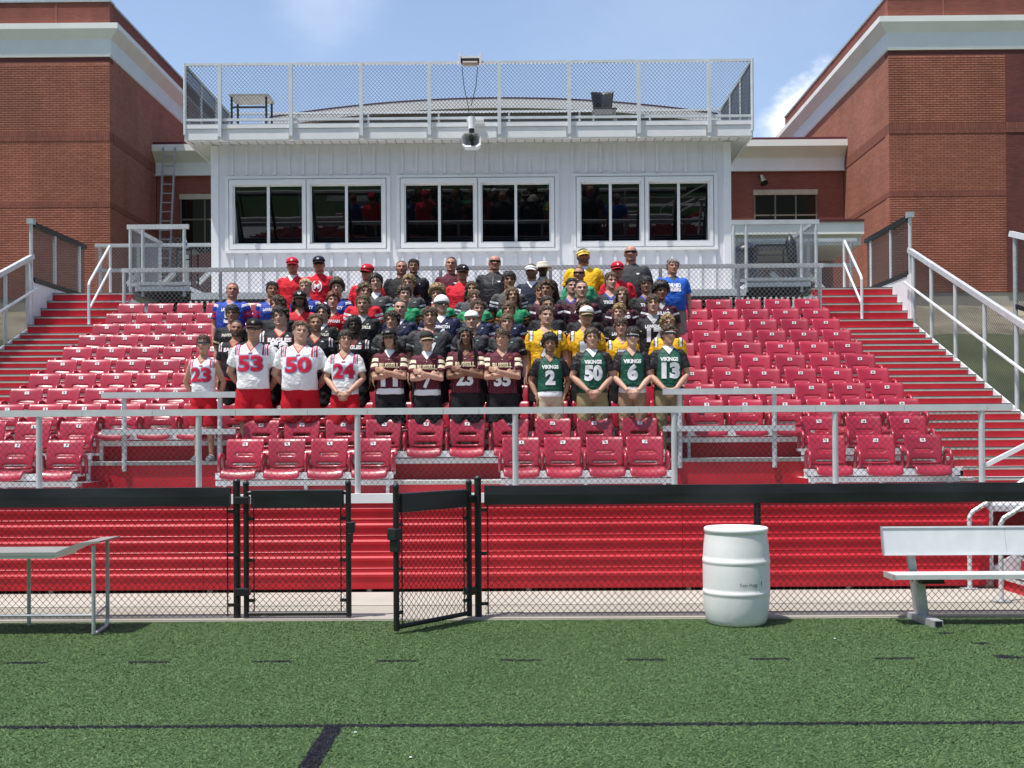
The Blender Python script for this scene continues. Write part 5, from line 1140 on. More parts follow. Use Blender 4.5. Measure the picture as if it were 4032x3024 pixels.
def top_mesh(pose, build, kind):
    key = ('top', pose, build, kind)
    if key in CACHE: return CACHE[key]
    w, d, belly, lim = BUILD[build]; m = MB(); hem = .975 if kind.endswith('_short') else .905
    k0 = kind.replace('_short', '')
    vloft(m, [(hem, .186*w, .138*d, .002-belly*.5), (1.0, .184*w, .138*d, -belly*.8), (1.10, .180*w, .136*d, -belly*1.05), (1.20, .184*w, .140*d, -belly*.8), (1.30, .196*w, .142*d, -.006-belly*.2), (1.37, .198*w, .132*d, 0), (1.42, .182*w, .116*d, .005), (1.455, .130*w, .094*d, .010), (1.485, .090*w, .080*d, .013), (1.505, .071*w, .069, .013), (1.512, .066*w, .064, .013)], 36, 2.35)
    arm = []
    for s in (-1, 1):
        S, E, Wr, f, sd = pose_arm(pose, s, w); arm.append((S, E, Wr, s))
        if k0 == 'sleeveless': m.ball(S + Vector((-s*.012, 0, .006)), (.066*lim, .072*lim, .058*lim)); continue
        end = S.lerp(E, .70) if k0 != 'long' else None
        m.ball(S + Vector((-s*.012, 0, .006)), (.070*lim, .078*lim, .066*lim))
        if k0 == 'long': m.tube([S, S.lerp(E, .5), E, E.lerp(Wr, .5), Wr.lerp(E, .03)], [.076*lim, .068*lim, .060*lim, .052*lim, .040*lim], 16)
        else: m.tube([S, S.lerp(E, .35), end], [.070*lim, .073*lim, .073*lim], 18)
    me = remesh(m, "jersey", .0105, 3)
    folds(me, .0080, len(CACHE) * 1.7, hem, 1.5)
    n = len(me.vertices); sl = np.full(n, -1.); vn = np.full(n, -1.); yk = np.full(n, -1.); axa = np.full(n, -1.)
    for i, v in enumerate(me.vertices):
        p = v.co
        for S, E, Wr, s in arm:
            if p.x * s <= .10: continue
            ax = E - S; L = ax.length; t = (p - S).dot(ax) / L / L; q = (p - S - ax * t).length
            if q < .115 * lim and p.x * s > .150 * w and t > -.35: sl[i] = (t + .32) / 1.02
        if p.y < .03 and p.z > 1.33: vn[i] = (p.z - 1.385) * .72 - abs(p.x)
        if p.z > 1.325: axa[i] = abs(p.x) / w
        yk[i] = abs(p.x) - (.072 + (1.50 - p.z) * .62) if p.z > 1.27 else -1
        if sl[i] >= 0: yk[i] = .05
    set_attr(me, "sl", sl); set_attr(me, "vn", vn); set_attr(me, "yk", yk); set_attr(me, "ax", axa)
    me.materials.append(WHITE); CACHE[key] = me; return me
def bottom_mesh(build, long):
    key = ('bot', build, long)
    if key in CACHE: return CACHE[key]
    w, d, belly, lim = BUILD[build]; m = MB()
    vloft(m, [(.79, .12*w, .10*d, .004), (.84, .172*w, .126*d, .006), (.93, .178*w, .130*d, .003-belly*.3), (1.00, .172*w, .126*d, -belly*.5), (1.02, .168*w, .122*d, -belly*.5)], 32)
    for s in (-1, 1):
        if long: m.tube([(s*.092*w, .004, .90), (s*.097*w, 0, .72), (s*.104*w, -.006, .5), (s*.107*w, .014, .3), (s*.108*w, .018, .055)], [.108*lim, .104*lim, .086*lim, .076*lim, .074*lim], 18)
        else: m.tube([(s*.092*w, .004, .90), (s*.099*w, 0, .72), (s*.106*w, -.006, .50)], [.108*lim, .112*lim, .110*lim], 18)
    me = remesh(m, "trousers" if long else "shorts", .012, 2); folds(me, .0095, 5 + len(CACHE), 0, 1); me.materials.append(WHITE); CACHE[key] = me; return me
def hem_mesh(build):
    key = ('hem', build)
    if key in CACHE: return CACHE[key]
    w, d, belly, lim = BUILD[build]; m = MB()
    vloft(m, [(.895, .187*w, .139*d, .002-belly*.5), (.93, .186*w, .138*d, -belly*.5), (1.0, .178*w, .130*d, -belly*.8)], 36, 2.35)
    me = remesh(m, "undershirt", .011, 1); folds(me, .004, 3, 0, 1); me.materials.append(WHITE); CACHE[key] = me; return me
def shoe_mesh(w):
    key = ('shoe', w)
    if key in CACHE: return CACHE[key]
    m = MB().tube([(0, .082, .045), (0, .02, .052), (.006, -.08, .042), (.014, -.175, .030), (.016, -.215, .024)], [(.038, .04), (.050, .046), (.044, .050), (.030, .046), (.014, .03)], 14)
    me = remesh(m, "shoe", .010, 1); me.materials.append(WHITE); CACHE[key] = me; return me
# ---- hair
def hairline(style, az, front):
    "lowest elevation (degrees) that carries hair at azimuth az from the face"
    pts = {'short': ((0, 40), (45, 33), (65, 18), (85, -8), (110, -22), (180, -38)), 'short_top': ((0, 34), (45, 28), (65, 14), (85, -10), (110, -20), (180, -38)),
           'mop': ((0, 19), (40, 14), (62, 6), (85, -6), (110, -28), (180, -45)), 'bowl': ((0, 15), (45, 11), (60, 4), (85, -8), (110, -28), (180, -45)),
           'wavy': ((0, 26), (35, 20), (55, 6), (85, -16), (110, -42), (180, -55)), 'curl': ((0, 26), (45, 16), (62, 0), (85, -16), (110, -28), (180, -45)),
           'curlbig': ((0, 24), (45, 16), (60, 4), (85, -10), (110, -26), (180, -45)), 'long': ((0, 36), (28, 26), (48, 0), (75, -50), (110, -62), (180, -65)), 'dreads': ((0, 36), (35, 28), (52, 4), (80, -40), (110, -55), (180, -60))}[style]
    for (a, e), (b, f) in zip(pts, pts[1:]):
        if az <= b: return e + (f - e) * (az - a) / (b - a)
    return pts[-1][1]
HT = {'short': (.008, .012, .002), 'short_top': (.007, .026, .006), 'mop': (.014, .030, .017), 'bowl': (.014, .024, .012), 'wavy': (.017, .028, .017), 'curl': (.020, .036, .020), 'curlbig': (.038, .060, .018), 'long': (.022, .026, .008), 'dreads': (.020, .024, .012)}
def hair_mesh(style, seed, hatted=False):
    key = ('hair', style, seed, hatted)
    if key in CACHE: return CACHE[key]
    rd = random.Random(seed * 31 + len(style)); side, topt, amp = HT[style]
    C = Vector((0, .006, 1.697)); RX, RY, RZ = .0745, .100, .105
    nu, nv = 72, 44; vs = []; fs = []; surf = []
    fq = 38 if 'curl' in style else 22
    for j in range(nv + 1):
        el = 90 - 170 * j / nv
        for i in range(nu):
            a = 360 * i / nu - 180; d = Vector((math.sin(R(a)) * math.cos(R(el)), -math.cos(R(a)) * math.cos(R(el)), math.sin(R(el))))
            jit = 9 * noise.noise((a * .06, seed * 3.1, 1.0)) + 7 * noise.noise((a * .2, seed, 2))
            h = el - hairline(style, abs(a), True) - jit
            base = Vector((d.x * RX, d.y * RY, d.z * RZ))
            th = side + (topt - side) * smooth01(10, 60, el)
            if hatted: th = side * (1 - .9 * smooth01(0, 16, el))
            q = d * fq; nz = noise.noise((q.x, q.y + seed * 5, q.z * .7)) + .5 * noise.noise((q.x * 2.2, q.y * 2.2 + seed, q.z * 1.6))
            if 'bowl' in style or 'mop' in style: nz = .6 * nz + .8 * noise.noise((a * .13, seed * 2, el * .02))
            k = smooth01(-4, 5, h)
            rr = 1.0; off = th * (.45 + .55 * smooth01(0, 14, h)) + amp * nz
            p = C + base * (.90 + .10 * k) + d * (off * k if k > 0 else 0)
            vs.append(p)
            if k > .9 and rd.random() < .35: surf.append((p, d, a, el))
    for j in range(nv):
        for i in range(nu): fs.append((j*nu+i, j*nu+(i+1) % nu, (j+1)*nu+(i+1) % nu, (j+1)*nu+i))
    m = MB().add(vs, fs)
    # separate tufts and locks
    rd.shuffle(surf)
    if 'curl' in style:
        for p, d, a, el in surf[:150]:
            if hatted and el > 4: continue
            r = rd.uniform(.007, .013); m.ball(p + d * .002, (r, r, r * .8), 6, 4)
    elif style not in ('short',):
        for p, d, a, el in surf[:230]:
            if hatted and el > 4: continue
            g = Vector((d.x * .5 + rd.uniform(-.3, .3), d.y * .5 + rd.uniform(-.3, .3), -1.0 if el < 60 else -.25)); g = (g - d * g.dot(d) * .85).normalized()
            L = rd.uniform(.022, .055); q = p - d * .004
            rr_ = .0055 if style in ('mop', 'bowl', 'long') else .0075
            m.tube([q, q + g * L * .5 + d * .005, q + g * L + d * rd.uniform(-.002, .006)], [rr_, rr_ * .9, .0012], 5)
    if style in ('long', 'dreads'):
        N_ = 70 if style == 'long' else 46
        for i in range(N_):
            a = rd.uniform(58, 180) * rd.choice((-1, 1)) if style == 'long' else rd.uniform(35, 180) * rd.choice((-1, 1))
            el = rd.uniform(-30, 35); s = math.copysign(1, a)
            d = Vector((math.sin(R(a)) * math.cos(R(el)), -math.cos(R(a)) * math.cos(R(el)), math.sin(R(el)))); p = C + Vector((d.x * (RX + .015), d.y * (RY + .015), d.z * (RZ + .015)))
            zend = rd.uniform(1.44, 1.54) if style == 'long' else rd.uniform(1.30, 1.44); yf = -.055 if abs(a) < 95 else d.y * .9
            o = Vector((p.x * 1.12 + s * .010, p.y * 1.05, min(p.z, 1.66) - .03))
            e1 = Vector((s * rd.uniform(.075, .105), yf * rd.uniform(.5, 1.1) + (-.06 if style == 'dreads' and abs(a) < 95 else 0), 1.56)); e2 = Vector((e1.x * rd.uniform(1.0, 1.25), e1.y - (.05 if style == 'dreads' and abs(a) < 95 else -.005), zend))
            if abs(a) > 130: e1.x = p.x * 1.2; e2.x = p.x * 1.5; e1.y = .10; e2.y = .10
            r = .0085 if style == 'dreads' else .011
            m.tube([p - d * .01, o, e1, e2], [r * .8, r, r * .95, r * .4], 6)
    me = m.mesh("hair", [WHITE], True); CACHE[key] = me; return me
# ---- hats and glasses
def hat_mesh(kind):
    key = ('hat', kind)
    if key in CACHE: return CACHE[key]
    C = Vector((0, .006, 1.708)); nu = 40; out = []
    m = MB(); vs = []; fs = []
    if kind in ('cap', 'cap_back', 'durag'):
        nv = 12; RX, RY, RZ = .0875, .113, (.118 if kind != 'durag' else .112)
        for j in range(nv + 1):
            el = 90 - (84 if kind != 'durag' else 96) * j / nv
            for i in range(nu):
                a = 2 * math.pi * i / nu; lift = 0
                q = Vector((math.cos(a) * math.cos(R(el)) * RX, math.sin(a) * math.cos(R(el)) * RY, math.sin(R(el)) * RZ))
                if kind == 'durag': q.z += .012 * (j / nv) * (-math.sin(a)) ; q.z += .02 * (j / nv) * math.sin(a) * -1 * 0
                else:
                    q.z = RZ * (math.sin(R(el)) ** .66 if el > 0 else 0)
                    if kind == 'cap_back' and math.sin(a) < -.86 and .45 < j / nv < .9: q *= .96
                vs.append(C + q)
        for j in range(nv):
            for i in range(nu): fs.append((j*nu+i, j*nu+(i+1) % nu, (j+1)*nu+(i+1) % nu, (j+1)*nu+i))
        m.add(vs, fs)
        me = m.mesh("cap_crown", [WHITE], True); me = applied(me, lambda o: setattr(o.modifiers.new("s", 'SOLIDIFY'), "thickness", -.006))
        out.append(("cap_crown" if kind != 'durag' else "cloth_cap", me))
    if kind in ('cap', 'cap_back', 'visor'):
        fl = -1 if kind != 'cap_back' else 1
        vs = []; fs = []; n = 16
        for i in range(n + 1):
            a = R(-68 + 136 * i / n); x0 = math.sin(a) * .0885; y0 = math.cos(a) * .112
            ext = .084 * math.cos(a * 1.25) ** .6 if abs(a * 1.25) < R(89) else 0
            for k in range(4):
                f = k / 3; dr = -.020 * f * (1 if fl < 0 else .4) - .016 * (math.sin(a) ** 2)
                vs.append((x0 * (1 - .04 * f), fl * (y0 + ext * f) + .006, 1.722 + dr))
        for i in range(n):
            for k in range(3): fs.append((i*4+k, i*4+k+1, (i+1)*4+k+1, (i+1)*4+k))
        me = MB().add(vs, fs).mesh("cap_brim", [WHITE], True); me = applied(me, lambda o: setattr(o.modifiers.new("s", 'SOLIDIFY'), "thickness", .007)); out.append(("cap_brim", me))
    if kind == 'visor':
        vs = []; fs = []
        for i in range(nu):
            a = 2 * math.pi * i / nu; b = max(0, -math.sin(a)); h = .016 + .034 * b ** 2
            for z in (-.004, h): vs.append((math.cos(a) * (.090 - .05 * max(0, z - .02)), math.sin(a) * (.116 - .06 * max(0, z - .02)) + .006, 1.722 + z))
        for i in range(nu): k = (i + 1) % nu; fs.append((2*i, 2*k, 2*k+1, 2*i+1))
        me = MB().add(vs, fs).mesh("visor_band", [WHITE], True); me = applied(me, lambda o: setattr(o.modifiers.new("s", 'SOLIDIFY'), "thickness", .006)); out.append(("visor_band", me))
    if kind == 'bucket':
        me = MB().lathe((0, .008, 1.70), [(.145, -.012), (.150, -.006), (.100, .034), (.094, .075), (.080, .100), (.02, .106)], 36).mesh("bucket_hat", [WHITE], True)
        for v in me.vertices: v.co.y = .008 + (v.co.y - .008) * 1.12
        out.append(("bucket_hat", me))
    if kind == 'glasses':
        fr = MB()
        vs = []; fs = []; n = 18
        for i in range(n + 1):
            a = R(-62 + 124 * i / n); ax = abs(a)
            hh = .018 - .004 * (ax / R(62)) ** 2 - (.007 * math.exp(-(a / R(7)) ** 2)); x = math.sin(a) * .082; y = -.119 * math.cos(a) + .006 - .004
            vs += [(x, y, 1.699 + hh * .85), (x, y, 1.696 - hh * (1.0 - .45 * math.exp(-(a / R(10)) ** 2)))]
        for i in range(n): fs.append((2*i, 2*i+2, 2*i+3, 2*i+1))
        me = MB().add(vs, fs).mesh("lens", [WHITE], True); me = applied(me, lambda o: setattr(o.modifiers.new("s", 'SOLIDIFY'), "thickness", .003)); out.append(("lens", me))
        top = [(math.sin(R(a)) * .084, -.122 * math.cos(R(a)) + .004, 1.716 - .0025 * (a / 62) ** 2) for a in range(-66, 67, 12)]
        fr.tube(top, .0038, 6)
        for s in (-1, 1): fr.tube([(s * .076, -.045, 1.712), (s * .082, .0, 1.706), (s * .080, .03, 1.694)], .0032, 6)
        out.append(("frame", fr.mesh("frame", [WHITE], True)))
    CACHE[key] = out; return out
def collar_mesh(build):
    key = ('collar', build)
    if key in CACHE: return CACHE[key]
    w = BUILD[build][0]; vs = []; fs = []; n = 26
    for i in range(n + 1):
        a = R(-158 + 316 * i / n); g = abs(a) / R(158)     # open at the front
        r = .068 * (.6 + .4 * w); s, c = math.sin(a), math.cos(a)
        dz = -.045 * g ** 3
        vs += [(s * r, c * r * .95 + .012, 1.535 + dz), (s * (r + .016 + .016 * g), c * (r + .014 + .012 * g) + .010, 1.505 + dz * 1.5 - .012 * g)]
    for i in range(n): fs.append((2*i, 2*i+2, 2*i+3, 2*i+1))
    me = MB().add(vs, fs).mesh("collar", [WHITE], True); me = applied(me, lambda o: setattr(o.modifiers.new("s", 'SOLIDIFY'), "thickness", .006)); CACHE[key] = me; return me

# ---- materials
def skin_mat(tone, hc, beard):
    k = "skin_%s_%s_%.1f" % (tone, hc, beard)
    if k in MATS: return MATS[k]
    m = bpy.data.materials.new(k); MATS[k] = m; t, n, l, b = nt(m); c = SKIN[tone]
    b.inputs['Roughness'].default_value = .5; b.inputs['Subsurface Weight'].default_value = .0; b.inputs['Specular IOR Level'].default_value = .4
    z = n.new("ShaderNodeTexNoise"); z.inputs['Scale'].default_value = 14; z.inputs['Detail'].default_value = 5; tcn = n.new("ShaderNodeTexCoord"); l.new(tcn.outputs['Object'], z.inputs['Vector'])
    m0 = n.new("ShaderNodeMixRGB"); m0.inputs[1].default_value = (c[0] * .92, c[1] * .84, c[2] * .82, 1); m0.inputs[2].default_value = (c[0] * 1.06, c[1] * 1.06, c[2] * 1.05, 1); l.new(z.outputs['Fac'], m0.inputs[0]); cur = m0.outputs[0]
    h = HAIRC[hc]
    for nm, col, amt in (("beard", tuple(.35 * c[i] * .3 + .65 * h[i] for i in range(3)), beard), ("lip", (c[0] * .72, c[1] * .46, c[2] * .46), .9), ("brow", tuple(.25 * c[i] + .75 * h[i] for i in range(3)), .85), ("eye_shade", (.03, .022, .018), .65)):
        if amt == 0: continue
        a = n.new("ShaderNodeAttribute"); a.attribute_name = nm; mu = n.new("ShaderNodeMath"); mu.operation = 'MULTIPLY'; mu.inputs[1].default_value = amt; l.new(a.outputs['Fac'], mu.inputs[0])
        mx = n.new("ShaderNodeMixRGB"); mx.inputs[2].default_value = (*col, 1); l.new(mu.outputs[0], mx.inputs[0]); l.new(cur, mx.inputs[1]); cur = mx.outputs[0]
    l.new(cur, b.inputs['Base Color']); return m
def cloth(col, name=None, rough=.8):
    k = name or "cloth_%.3f_%.3f_%.3f" % col
    return mk(k, col, rough, 0, .08, 9, .18, 240, spec=.25)
WH = (.78, .78, .79); CR = (.74, .68, .50)
def jersey_mat(style, inner):
    k = "jersey_%s_%s" % (style, inner)
    if k in MATS: return MATS[k]
    base, rules, rough = TOPS[style][0], list(TOPS[style][1]), TOPS[style][2]
    m = bpy.data.materials.new(k); MATS[k] = m; t, n, l, b = nt(m); b.inputs['Roughness'].default_value = rough; b.inputs['Specular IOR Level'].default_value = .3
    z = n.new("ShaderNodeTexNoise"); z.inputs['Scale'].default_value = 6; z.inputs['Detail'].default_value = 5; tcn = n.new("ShaderNodeTexCoord"); l.new(tcn.outputs['Object'], z.inputs['Vector'])
    m0 = n.new("ShaderNodeMixRGB"); m0.inputs[1].default_value = (*[v * .88 for v in base], 1); m0.inputs[2].default_value = (*[min(1, v * 1.10) for v in base], 1); l.new(z.outputs['Fac'], m0.inputs[0]); cur = m0.outputs[0]
    if inner is not None: rules.append(('vn', .004, 9, inner))
    for nm, lo, hi, col in rules:
        a = n.new("ShaderNodeAttribute"); a.attribute_name = nm
        g = n.new("ShaderNodeMath"); g.operation = 'GREATER_THAN'; g.inputs[1].default_value = lo; l.new(a.outputs['Fac'], g.inputs[0])
        s = n.new("ShaderNodeMath"); s.operation = 'LESS_THAN'; s.inputs[1].default_value = hi; l.new(a.outputs['Fac'], s.inputs[0])
        p = n.new("ShaderNodeMath"); p.operation = 'MULTIPLY'; l.new(g.outputs[0], p.inputs[0]); l.new(s.outputs[0], p.inputs[1])
        mx = n.new("ShaderNodeMixRGB"); mx.inputs[2].default_value = (*col, 1); l.new(p.outputs[0], mx.inputs[0]); l.new(cur, mx.inputs[1]); cur = mx.outputs[0]
    l.new(cur, b.inputs['Base Color'])
    z2 = n.new("ShaderNodeTexNoise"); z2.inputs['Scale'].default_value = 320; bp = n.new("ShaderNodeBump"); bp.inputs['Strength'].default_value = .15; bp.inputs['Distance'].default_value = .004; l.new(tcn.outputs['Object'], z2.inputs['Vector']); l.new(z2.outputs['Fac'], bp.inputs['Height']); z3 = n.new("ShaderNodeTexNoise"); z3.inputs['Scale'].default_value = 13; z3.inputs['Detail'].default_value = 3; z3.inputs['Distortion'].default_value = 1.2; mp3 = n.new("ShaderNodeMapping"); mp3.inputs['Scale'].default_value = (.8, .8, 1.5); mp3.inputs['Rotation'].default_value = (0, .5, 0)
    l.new(tcn.outputs['Object'], mp3.inputs['Vector']); l.new(mp3.outputs[0], z3.inputs['Vector']); bp3 = n.new("ShaderNodeBump"); bp3.inputs['Strength'].default_value = .55; bp3.inputs['Distance'].default_value = .03; l.new(z3.outputs['Fac'], bp3.inputs['Height']); l.new(bp.outputs[0], bp3.inputs['Normal']); l.new(bp3.outputs[0], b.inputs['Normal'])
    return m
BK = (.011, .011, .013); MAR = (.095, .010, .022); RD = (.58, .012, .028)
TOPS = {
 'white': (WH, [('ax', .128, .148, (.55, .03, .08)), ('ax', .153, .168, (.20, .24, .42)), ('ax', .173, .190, (.55, .03, .08)), ('vn', -.012, .004, (.50, .012, .03))], .7),
 'maroon': (MAR, [('sl', .42, .58, (.76, .68, .50)), ('sl', .62, .66, BK), ('sl', .68, .84, (.76, .68, .50)), ('vn', -.010, .004, (.06, .006, .014))], .65),
 'viking': ((.008, .085, .052), [('yk', .0, 9, (.018, .015, .016)), ('vn', -.013, .004, (.012, .012, .012))], .6),
 'eagle': (BK, [('ax', .170, .186, WH), ('ax', .186, .190, RD), ('ax', .202, .218, WH), ('vn', -.012, .004, (.45, .03, .02))], .7),
 'charcoal': ((.042, .043, .047), [('sl', .45, 9, (.015, .015, .017)), ('sl', .68, .76, (.3, .31, .33)), ('vn', -.010, .004, (.09, .012, .02))], .7),
 'yellow': ((.80, .43, .012), [('ax', .145, .158, BK), ('ax', .158, .194, WH), ('ax', .194, .207, BK)], .6),
 'paints': (BK, [('sl', .80, .90, (.5, .42, .22))], .7),
 'navy': ((.010, .015, .050), [('sl', .55, .66, (.5, .52, .56)), ('sl', .72, .86, (.45, .02, .03))], .6),
 'lawrence': ((.014, .013, .015), [('vn', -.012, .004, (.5, .5, .5)), ('sl', .66, .72, (.6, .55, .4))], .7),
 'redj': (RD, [('sl', .46, .58, WH), ('sl', .66, .78, WH), ('vn', -.010, .004, (.42, .01, .02))], .7),
 'green2': ((.018, .26, .105), [('sl', .46, 9, (.02, .025, .02)), ('sl', .56, .62, (.42, .16, .02)), ('sl', .74, .80, (.42, .16, .02))], .6),
 'ashland': ((.055, .007, .018), [('sl', .40, .62, BK), ('sl', .46, .56, WH), ('sl', .70, .9, BK)], .65),
 'bluej': ((.015, .05, .34), [('sl', .16, .30, WH), ('sl', .58, .92, (.36, .012, .05)), ('sl', .70, .76, (.04, .06, .3)), ('vn', -.012, .004, (.03, .10, .5))], .6),
 'greyj': ((.075, .075, .076), [('sl', .42, 9, BK), ('sl', .50, .60, (.6, .62, .66)), ('sl', .68, .78, (.6, .62, .66))], .75),
 'tiger': ((.022, .021, .024), [('vn', -.030, -.018, (.02, .07, .42)), ('vn', -.012, .004, (.02, .08, .48))], .7),
 'polo_red': ((.62, .016, .030), [], .8), 'tee_red': ((.60, .014, .032), [], .85), 'polo_black': (BK, [], .75), 'jacket_black': ((.016, .017, .020), [], .6),
 'polo_maroon': ((.085, .008, .022), [], .75), 'vest_navy': ((.016, .023, .048), [('sl', .30, 9, (.7, .7, .72))], .75), 'polo_yellow': ((.80, .46, .012), [], .75), 'polo_grey': ((.045, .046, .050), [], .8),
 'tee_blue': ((.022, .115, .52), [('vn', .004, 9, (.05, .06, .07))], .85), 'polo_green': ((.05, .33, .16), [], .85)}
BOT = {'red_shorts': (.50, .010, .022), 'black_shorts': (.013, .013, .015), 'black_red': (.013, .013, .015), 'khaki_light': (.52, .42, .29), 'khaki': (.30, .245, .13), 'brown_khaki': (.30, .19, .12), 'khaki_dark': (.24, .195, .105), 'black_trousers': (.014, .014, .016), 'grey_trousers': (.26, .25, .23)}
for k in HAIRC: mk("hair_" + k, HAIRC[k], .55, 0, .38, 48, .6, 120, stretch=(1, 1, .35))
BVH = {}
def on_front(me, key, flat, off=.006, maxlen=.03):
    "wrap a flat (x,z) shape on the chest of a garment"
    if key not in BVH:
        me.calc_loop_triangles(); BVH[key] = BVHTree.FromPolygons([v.co[:] for v in me.vertices], [tuple(t.vertices) for t in me.loop_triangles])
    bm = bmesh.new(); bm.from_mesh(flat); bmesh.ops.triangulate(bm, faces=bm.faces)
    for _ in range(3):
        e = [x for x in bm.edges if x.calc_length() > maxlen]
        if not e: break
        bmesh.ops.subdivide_edges(bm, edges=e, cuts=1); bmesh.ops.triangulate(bm, faces=bm.faces)
    T = BVH[key]
    for v in bm.verts:
        h = T.ray_cast(Vector((v.co.x, -1, v.co.z)), Vector((0, 1, 0)))
        v.co.y = (h[0].y if h[0] else -.1) - off
    bmesh.ops.solidify(bm, geom=bm.faces[:], thickness=.001) if False else None
    bm.to_mesh(flat); bm.free(); return flat
def chest_text(par, me, key, body, z, height, width=None, col=WH, bold=.010, name="lettering", outline=None, x=0):
    for step, (c, extra, off) in enumerate(([(outline, .010, .005)] if outline else []) + [(col, 0, .008)]):
        t = text_mesh(name, body, height / .70, (bold + extra) * height / .2)
        xs_ = [v.co.x for v in t.vertices]; wd = max(xs_) - min(xs_); sx = (width + (.02 if extra else 0)) / wd if width else 1.0
        for v in t.vertices: v.co = Vector((v.co.x * sx + x, 0, v.co.y + z))
        on_front(me, key, t, off); t.materials.append(cloth(c, "print_%.2f_%.2f_%.2f" % c)); link(name if step or not outline else name + "_outline", t, par, False)
def chest_shape(par, me, key, pts, col, name="chest_logo"):
    t = bpy.data.meshes.new(name); t.from_pydata([(x, 0, z) for x, z in pts], [], [tuple(range(len(pts)))]); on_front(me, key, t, .005); t.materials.append(cloth(col, "print_%.2f_%.2f_%.2f" % col)); link(name, t, par, False)
def setmat(o, m):
    o.material_slots[0].link = 'OBJECT'; o.material_slots[0].material = m
CAPS = {'cap_black': ('cap', (.012, .012, .013), (.035, .028, .022)), 'cap_black2': ('cap', (.016, .017, .017), (.016, .017, .017)), 'cap_black3': ('cap', (.013, .016, .016), (.013, .016, .016)), 'cap_tan': ('cap', (.030, .030, .028), (.42, .32, .20)), 'cap_white_back': ('cap_back', WH, WH),
        'cap_khaki': ('cap', (.70, .69, .66), (.36, .30, .20)), 'cap_trucker': ('cap', (.020, .020, .022), (.016, .016, .018)), 'cap_red': ('cap', (.50, .014, .035), (.50, .014, .035)), 'cap_navy': ('cap', (.012, .015, .030), (.010, .010, .014)), 'durag': ('durag', (.78, .78, .80), None), 'visor_white': ('visor', WH, WH), 'visor_yellow': ('visor', (.80, .62, .16), (.80, .62, .16)), 'bucket': ('bucket', (.52, .50, .42), None)}
CAPMARK = {'cap_black': ('C', (.6, .55, .4)), 'cap_black2': ('EST', (.30, .31, .32)), 'cap_black3': ('P', WH), 'cap_khaki': ('\u2014', (.06, .06, .05)), 'cap_trucker': ('\u2665', (.6, .6, .58)), 'cap_red': ('B', WH), 'cap_navy': ('M', (.5, .54, .6)), 'visor_white': ('\u2013', (.1, .1, .12)), 'visor_yellow': ('CC', (.02, .02, .02))}
prs = random.Random(11)
EXTRA = {'short': .010, 'none': .0, 'curlbig': .058, 'curl': .038, 'mop': .034, 'bowl': .030, 'wavy': .032, 'long': .024, 'dreads': .022, 'short_top': .025}
